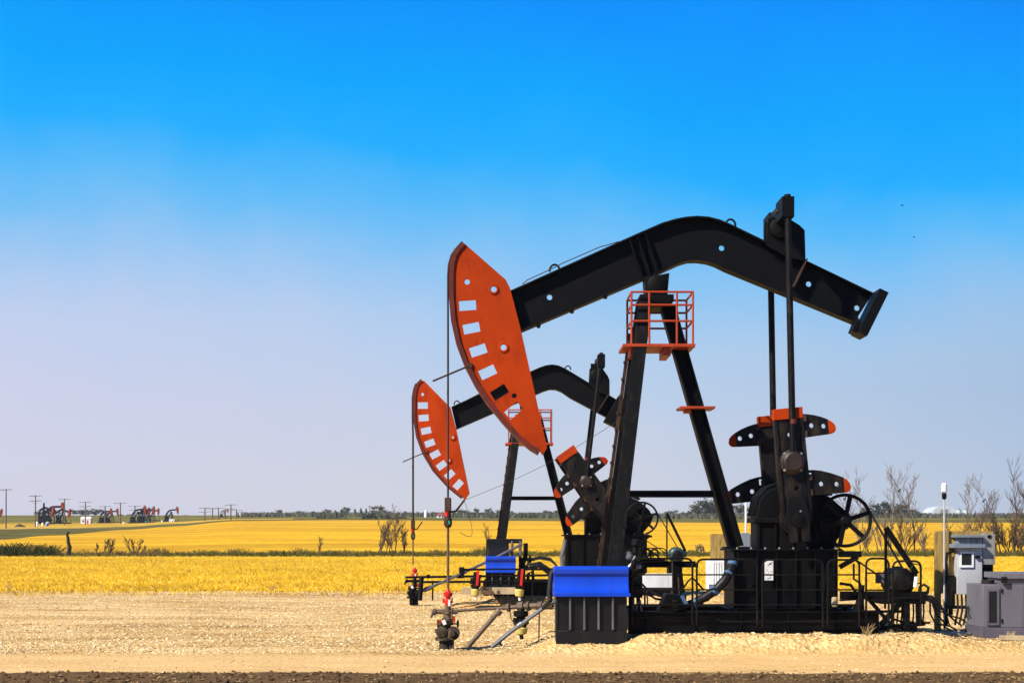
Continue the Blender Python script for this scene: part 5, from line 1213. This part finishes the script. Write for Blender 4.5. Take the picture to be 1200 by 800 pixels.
# ------------------------------------------------------------------ power poles
PL = [(7, 572.5, 11, 1), (41.5, 580, 11, 2), (75.5, 584, 10.5, 1), (100, 587.5, 10.5, 2), (123, 592.5, 9.5, 1), (141, 588.5, 10.5, 1), (158, 592.3, 10, 2), (174, 594, 9.5, 2),
      (240, 594.3, 10, 3), (249, 595, 9, 1), (256, 594.5, 9.5, 1), (264, 595.5, 9, 0), (270.5, 590.5, 10.5, 2), (277, 597, 8.5, 1), (283, 599.5, 8, 1), (289, 601, 7.5, 1), (294, 600, 8, 1), (297.5, 602.5, 7, 0), (312, 603.5, 6, 0), (323, 603, 6, 0)]
PD = [417, 470, 540, 560, 620, 590, 650, 690, 600, 640, 640, 650, 560, 680, 720, 760, 740, 800, 820, 840]
PT = ['nearest and tallest utility pole, at the left edge, with one crossarm', 'utility pole with two crossarms left of the first distant pumpjacks', 'utility pole with one crossarm standing among the first distant pumpjacks', 'utility pole with two crossarms in front of the white shed', 'utility pole with one crossarm behind the pair of distant pumpjacks', 'taller utility pole just right of the pair of distant pumpjacks', 'utility pole with two crossarms left of the triple distant pumpjacks', 'utility pole rising among the triple distant pumpjacks',
      'dark utility pole with three crossarms, first of the dense row', 'utility pole with one crossarm, second of the dense row', 'utility pole with one crossarm, third of the dense row', 'utility pole without crossarm in the dense row', 'tallest utility pole of the dense row, with two crossarms', 'utility pole just right of the tallest in the dense row', 'short utility pole, second right of the tallest in the dense row', 'short utility pole, third right of the tallest in the dense row', 'short utility pole, fourth right of the tallest in the dense row', 'bare pole at the end of the dense row', 'small bare pole past the dense row, by the dark round tree', 'small bare pole past the dense row, by the yellowing tree']
for (px, pt, h, arms), d, lab in zip(PL, PD, PT):
    x = (px-600)/F*d; z = zT(x, d); H = zpy(d, pt)-z
    root = empty('utility_pole', (x, d, z), lab, 'utility pole', 'utility poles across the left fields')
    MB().tube((0, 0, -.3), (.05, 0, H), .21*d/450, .15*d/450, n=8).build('pole', M['pole'], root)
    for k in range(arms):
        zz = H-.25-k*1.45; wd = (1.75 if k == 0 else 1.7)*d/450
        mb = MB(); mb.beam((-wd, -.15, zz-.06), (wd, -.15, zz+.06), .14, .16)
        if k: mb.beam((-.1, -.1, zz-.9), (-wd*.5, -.15, zz), .06, .06); mb.beam((.1, -.1, zz-.9), (wd*.5, -.15, zz), .06, .06)
        c = mb.build('crossarm', M['pole'], root)
        mb = MB()
        for t in (-.95, -.5, .5, .95): mb.lathe((wd*t, -.15, zz+.06*t+.07), (0, 0, 1), [(0, .05), (.1, .09), (.25, .05)], 6)
        build_each(mb, 'insulator', M['cab_grey'], c)

# ------------------------------------------------------------------ distant pumpjacks (small in the picture)
def far_pump(px, d, hpx, tilt, facing, label, angle=0.0, crank=.3):
    x = (px-600)/F*d; z = zT(x, d); s = hpx/F*d/7.6
    root = empty('distant_pumpjack', (x, d, z), label, 'pumpjack', 'small distant pumpjacks on the left')
    mb = MB()
    for y in (-.9, .9): mb.bb((-4.5, y-.15, -.3), (3.2, y+.15, .4))
    mb.bb((-3.6, -.8, .4), (-1.6, .8, 1.6)); mb.build('base', M['black'], root)
    for y in (-1, 1): MB().beam((.15, y*.25, 5.2), (1.0, y, .4), .3, .3).build('leg', M['black'], root)
    MB().beam((-.1, 0, 5.2), (-1.7, 0, 1.6), .35, .35).build('leg', M['black'], root)
    rot = lambda p: Vector((p[0]*math.cos(tilt)-p[1]*math.sin(tilt), 0, 5.5+p[0]*math.sin(tilt)+p[1]*math.cos(tilt)))
    mb = MB(); l = [rot(q) for q in ((-3.4, -1.0), (-1.2, .35), (-.2, .45), (3.4, -.25))]
    for a, b in zip(l, l[1:]): mb.beam(a, b, .4, .75)
    mb.build('walking_beam', M['black'], root)
    hp = [rot(q) for q in ((3.2, .5), (3.9, 1.3), (4.25, 1.1), (4.4, .2), (4.3, -.9), (3.9, -1.9), (3.4, -2.6), (3.15, -2.4))]
    MB().prism([(p.x, p.z) for p in hp], -.3, .3).build('horse_head', M['faded_orange'], root)
    cxx, czz = -2.9, 2.5; e = Vector((math.sin(crank), 0, math.cos(crank)))
    for y in (-.85, .85):
        c = Vector((cxx, y, czz)); MB().beam(c-e*.3, c+e*2.1, .3, .7).build('crank', M['black'], root)
        MB().tube(c+e*1.2, l[0]+Vector((.3, y, .2)), .09, n=6).build('pitman_arm', M['black'], root)
    MB().lathe((cxx-.2, -.5, 2.3), (0, 1, 0), [(0, .7), (1, .7)], 14).build('gearbox', M['black'], root)
    MB().tube((4.42, 0, rot((4.4, .2)).z), (4.42, 0, .6), .05, n=6).build('polished_rod', M['wire'], root)
    MB().lathe((4.42, 0, 0), (0, 0, 1), [(-.2, .2), (.5, .2), (.55, .12), (1.1, .12)], 8).build('wellhead', M['dull_black'], root)
    root.scale = (s, s, s); root.rotation_euler.z = angle+(0 if facing > 0 else math.pi)
    return root
far_pump(-9, 600, 21, -.10, 1, 'distant pumpjack cut by the left edge, only its orange head showing')
far_pump(54, 590, 24, -.12, 1, 'leftmost distant pumpjack of the first cluster, head low, by a tall dark upright', -.55, .15)
far_pump(63, 620, 25, .20, 1, 'middle distant pumpjack of the first cluster, with its head raised', -.35, 2.4)
far_pump(74, 600, 21, -.12, 1, 'right distant pumpjack of the first cluster, head low', -.5, .8)
far_pump(123.5, 620, 17.5, .22, 1, 'left one of the pair of distant pumpjacks, head raised', -.45, 2.2)
far_pump(131, 640, 17, .22, 1, 'right one of the pair of distant pumpjacks, head raised', -.45, 2.5)
far_pump(161.5, 610, 20, .30, 1, 'left one of the triple distant pumpjacks, head highest', -.35, 2.6)
far_pump(168, 640, 18, .12, 1, 'middle one of the triple distant pumpjacks, partly hidden', -.5, 2.1)
far_pump(172, 620, 19.5, .18, 1, 'right one of the triple distant pumpjacks, by a green box', -.35, 2.3)
far_pump(179, 690, 16, .1, 1, 'pale small distant pumpjack just right of the triple ones', -.4, 1.4)
far_pump(200.5, 660, 17, .28, 1, 'lone distant pumpjack with a white box at its foot', -.3, 2.5)
far_pump(262.5, 800, 10, .15, 1, 'tiny distant pumpjack among the dense row of poles', -.3, 2.5)
# dark upright beside the first cluster
p = P(51, 616, 575); p.z = zT(p.x, 575); hh = zpy(575, 589)-p.z
root = empty('dark_stack', p, 'tall dark upright stack in the first cluster of distant pumpjacks', 'stack'); MB().lathe((0, 0, 0), (.02, 0, 1), [(-.2, .45), (hh*.5, .42), (hh, .30), (hh+.02, .2)], 10).build('shaft', M['black'], root); MB().bb((-.6, -.6, -.2), (.6, .6, 1.0)).build('base', M['black'], root)
# small white and coloured field equipment
def tank(px, py, w, h, d, mat, label):
    x = (px-600)/F*d; z = zT(x, d); r = w/2/F*d; H = h/F*d; root = empty('field_tank', (x, d, z), label, 'tank', 'small tanks by the distant pumpjacks')
    MB().lathe((0, 0, 0), (0, 0, 1), [(-.2, r*.95), (.05, r), (H*.8, r), (H*.92, r*.75), (H, r*.2)], 14).build('shell', M[mat], root); MB().lathe((0, 0, H), (0, 0, 1), [(-.05, r*.25), (.2, r*.25)], 8).build('hatch', M['dull_black'], root)
tank(43.5, 618, 3, 6, 480, 'white', 'small white tank at the foot of the pole with two crossarms')
tank(50, 618, 2.6, 4, 500, 'white', 'small white tank below the tall dark upright')
tank(55.5, 619, 2.6, 2.6, 500, 'blue', 'small blue tank below the first distant pumpjack cluster')
tank(56, 613, 4.5, 4, 540, 'cab_grey', 'pale round tank behind the first distant pumpjack cluster')
tank(145, 615, 2, 3, 560, 'white', 'tiny white tank right of the pair of distant pumpjacks')
tank(171.5, 615, 3, 2, 580, 'green', 'small green tank under the triple distant pumpjacks')
tank(190, 612, 2, 2.2, 620, 'white', 'tiny white tank left of the lone distant pumpjack')
def shed(px0, px1, pt, d, label, roof, cat='shed', wall='shed'):
    x = ((px0+px1)/2-600)/F*d; z = zT(x, d); W = (px1-px0)/F*d; H = zpy(d, pt)-z; root = empty('shed' if cat == 'shed' else 'farm_house', (x, d, z), label, cat)
    MB().bb((-W/2, -W*.35, -.3), (W/2, W*.35, H*.68)).build('wall', M[wall], root)
    MB().add([(-W*.55, -W*.4, H*.66), (W*.55, -W*.4, H*.66), (W*.55, W*.4, H*.66), (-W*.55, W*.4, H*.66), (-W*.5, 0, H), (W*.5, 0, H)], [(0, 1, 5, 4), (2, 3, 4, 5), (0, 4, 3), (1, 2, 5), (0, 3, 2, 1)]).build('roof', M[roof], root)
    MB().bb((W*.12, -W*.35-.06, -.1), (W*.3, -W*.35-.005, H*.5)).build('door', M['red_roof'], root)
    MB().bb((-W*.32, -W*.35-.06, H*.22), (-W*.16, -W*.35-.005, H*.48)).build('window', M['glass'], root)
shed(95.5, 107, 605.2, 600, 'small white shed with red door on the left skyline', 'shed')
shed(198.5, 204.5, 608, 640, 'white box shed at the foot of the lone distant pumpjack', 'shed')
shed(512, 526, 601.5, 690, 'pale farm house with red roof between the two polished rods', 'red_roof', 'house')
shed(338, 343.5, 607.3, 640, 'pink pale little shed where the pole line ends', 'red_roof')
tank(499, 604, 4, 9, 720, 'shed', 'white tower tank on the skyline left of the near polished rod')
# quonset and grain bins
d = 900; x = P(1107, 0, d).x; z = zT(x, d); W = 30/F*d; H = zpy(d, 592.5)-z
root = empty('quonset_barn', (x, d, z), 'white arched metal barn on the right skyline behind the bare trees', 'barn')
n = 14; prof = [(W/2*math.cos(math.pi*i/n), H*math.sin(math.pi*i/n)**.8) for i in range(n+1)]
MB().prism([(-W/2, -.3)]+[(-a, b) for a, b in prof]+[(W/2, -.3)], 0, 22).build('shell', M['bin_steel'], root); MB().bb((-2, -.1, 0), (2, -.02, 4)).build('door', M['roof_grey'], root)
for px, lab in ((1123.5, 'left one of two small grey grain bins right of the white barn'), (1131.5, 'right one of two small grey grain bins right of the white barn')):
    d = 890; x = P(px, 0, d).x; z = zT(x, d); h = zpy(d, 595)-z; r = 3/F*d
    root = empty('grain_bin', (x, d, z), lab, 'grain bin', 'grain bins on the right skyline')
    MB().lathe((0, 0, 0), (0, 0, 1), [(-.3, r), (h*.78, r)], 16).build('wall', M['bin_steel'], root); MB().lathe((0, 0, h*.78), (0, 0, 1), [(0, r*1.04), (h*.2, r*.2), (h*.22, r*.15)], 16).build('roof', M['roof_grey'], root)
# low dirt mound at the left
p = P(23.5, 617, 470); p.z = zT(p.x, 470); mb = MB(); mb.lathe((0, 0, 0), (0, 0, 1), [(-.3, 1.9), (.15, 1.6), (.6, .8), (.85, .2)], 14)
mb.v = [Vector((v.x*1.0+.2*noise.noise(v), v.y, v.z*(1+.3*noise.noise(v*1.3)))) for v in mb.v]
o = mb.build('dirt_mound', M['earthy'], None); o.location = p; tag(o, None, None, None, 'structure')

# ------------------------------------------------------------------ air
hm = bpy.data.materials.new('haze_air'); hm.use_nodes = True; nt = hm.node_tree
for n_ in list(nt.nodes):
    if n_.type == 'BSDF_PRINCIPLED': nt.nodes.remove(n_)
pv = nt.nodes.new('ShaderNodeVolumePrincipled'); pv.inputs['Color'].default_value = (.82, .90, 1, 1); pv.inputs['Density'].default_value = .00009; pv.inputs['Anisotropy'].default_value = 0
nt.links.new(pv.outputs[0], [n_ for n_ in nt.nodes if n_.type == 'OUTPUT_MATERIAL'][0].inputs['Volume'])
MB().bb((-3400, -60, -2), (3400, 1720, 20.5)).build('haze', hm, None, smooth=False)['kind'] = 'stuff'

# ------------------------------------------------------------------ world, sun, camera
def lin(c): return tuple(((v/255+.055)/1.055)**2.4 if v > 10 else v/3294 for v in c)
SUN_EL, SUN_AZ = R(40), None
to_sun = Vector((-.62, -.47, 0)).normalized()*math.cos(SUN_EL)+Vector((0, 0, math.sin(SUN_EL)))
sl = bpy.data.lights.new('sun', 'SUN'); sl.energy = 5.0; sl.angle = R(.53); sl.color = (1, .94, .83)
so = bpy.data.objects.new('sun', sl); col.objects.link(so); so.rotation_euler = to_sun.to_track_quat('Z', 'Y').to_euler(); so.location = (0, 0, 60)
w = bpy.data.worlds.new('World'); scn.world = w; w.use_nodes = True; nt = w.node_tree; L = nt.links.new
bg = nt.nodes['Background']
sky = nt.nodes.new('ShaderNodeTexSky'); sky.sky_type = 'NISHITA'; sky.sun_disc = False; sky.sun_elevation = SUN_EL; sky.sun_rotation = math.atan2(to_sun.x, to_sun.y)
tc = N(nt, 'ShaderNodeTexCoord'); sx = N(nt, 'ShaderNodeSeparateXYZ'); L(tc.outputs['Generated'], sx.inputs[0])
nz = N(nt, 'ShaderNodeTexNoise', Scale=6, Detail=7, Roughness=.62); L(tc.outputs['Generated'], nz.inputs[0])
ma = N(nt, 'ShaderNodeMath', operation='MULTIPLY_ADD'); L(nz.outputs[0], ma.inputs[0]); ma.inputs[1].default_value = .07; L(sx.outputs[2], ma.inputs[2])
mx = N(nt, 'ShaderNodeMath', operation='MULTIPLY_ADD'); L(sx.outputs[0], mx.inputs[0]); mx.inputs[1].default_value = .085; L(ma.outputs[0], mx.inputs[2])
K_ = .035
EXPO = .60; SKG = 2**-EXPO
stops = [(-.01, (210, 211, 221)), (.018, (208, 211, 222)), (.067, (198, 208, 229)), (.12, (174, 205, 238)), (.172, (126, 194, 246)), (.2, (88, 186, 250)), (.228, (30, 175, 255)), (.262, (0, 166, 255)), (.32, (0, 146, 255)), (.48, (8, 92, 190)), (1.0, (40, 70, 125))]
cr = ramp(nt, [(min(1, max(0, p+K_)), lin(c)) for p, c in stops]); L(mx.outputs[0], cr.inputs[0])
lf = N(nt, 'ShaderNodeMapRange'); L(sx.outputs[0], lf.inputs[0]); lf.inputs[1].default_value = .02; lf.inputs[2].default_value = -.36
lz = ramp(nt, [(0, (.55,)*3), (.10, (1,)*3), (.17, (.9,)*3), (.235, (0,)*3)]); L(ma.outputs[0], lz.inputs[0])
lm = N(nt, 'ShaderNodeMath', operation='MULTIPLY'); L(lf.outputs[0], lm.inputs[0]); L(lz.outputs[0], lm.inputs[1])
lm2 = N(nt, 'ShaderNodeMath', operation='MULTIPLY'); L(lm.outputs[0], lm2.inputs[0]); lm2.inputs[1].default_value = .62
skc = mixc(nt, lm2.outputs[0], cr.outputs[0], lin((212, 211, 240)))
rf_ = N(nt, 'ShaderNodeMapRange'); L(sx.outputs[0], rf_.inputs[0]); rf_.inputs[1].default_value = .08; rf_.inputs[2].default_value = .36
rz = ramp(nt, [(0, (.7,)*3), (.12, (1,)*3), (.2, (0,)*3)]); L(ma.outputs[0], rz.inputs[0])
rm = N(nt, 'ShaderNodeMath', operation='MULTIPLY'); L(rf_.outputs[0], rm.inputs[0]); L(rz.outputs[0], rm.inputs[1])
rm2 = N(nt, 'ShaderNodeMath', operation='MULTIPLY'); L(rm.outputs[0], rm2.inputs[0]); rm2.inputs[1].default_value = .8
skc = mixc(nt, rm2.outputs[0], skc, lin((160, 184, 214)))
v10 = N(nt, 'ShaderNodeVectorMath', operation='SCALE'); L(skc, v10.inputs[0]); v10.inputs['Scale'].default_value = 10*SKG
L(mixc(nt, .98, sky.outputs[0], v10.outputs[0]), bg.inputs[0]); bg.inputs[1].default_value = .1

cam = bpy.data.cameras.new('camera'); cam.sensor_width = 36; cam.lens = 36*F/1200; cam.shift_x = 0; cam.shift_y = (HY-400)/1200; cam.clip_start = .5; cam.clip_end = 8000
co = bpy.data.objects.new('camera', cam); col.objects.link(co); co.location = (0, 0, EYE); co.rotation_euler = (R(90), 0, 0); scn.camera = co
scn.view_settings.view_transform = 'Standard'; scn.view_settings.look = 'None'; scn.view_settings.exposure = EXPO; scn.view_settings.gamma = 1.0; scn.view_settings.use_curve_mapping = False
scn.cycles.max_bounces = 6; scn.cycles.diffuse_bounces = 3
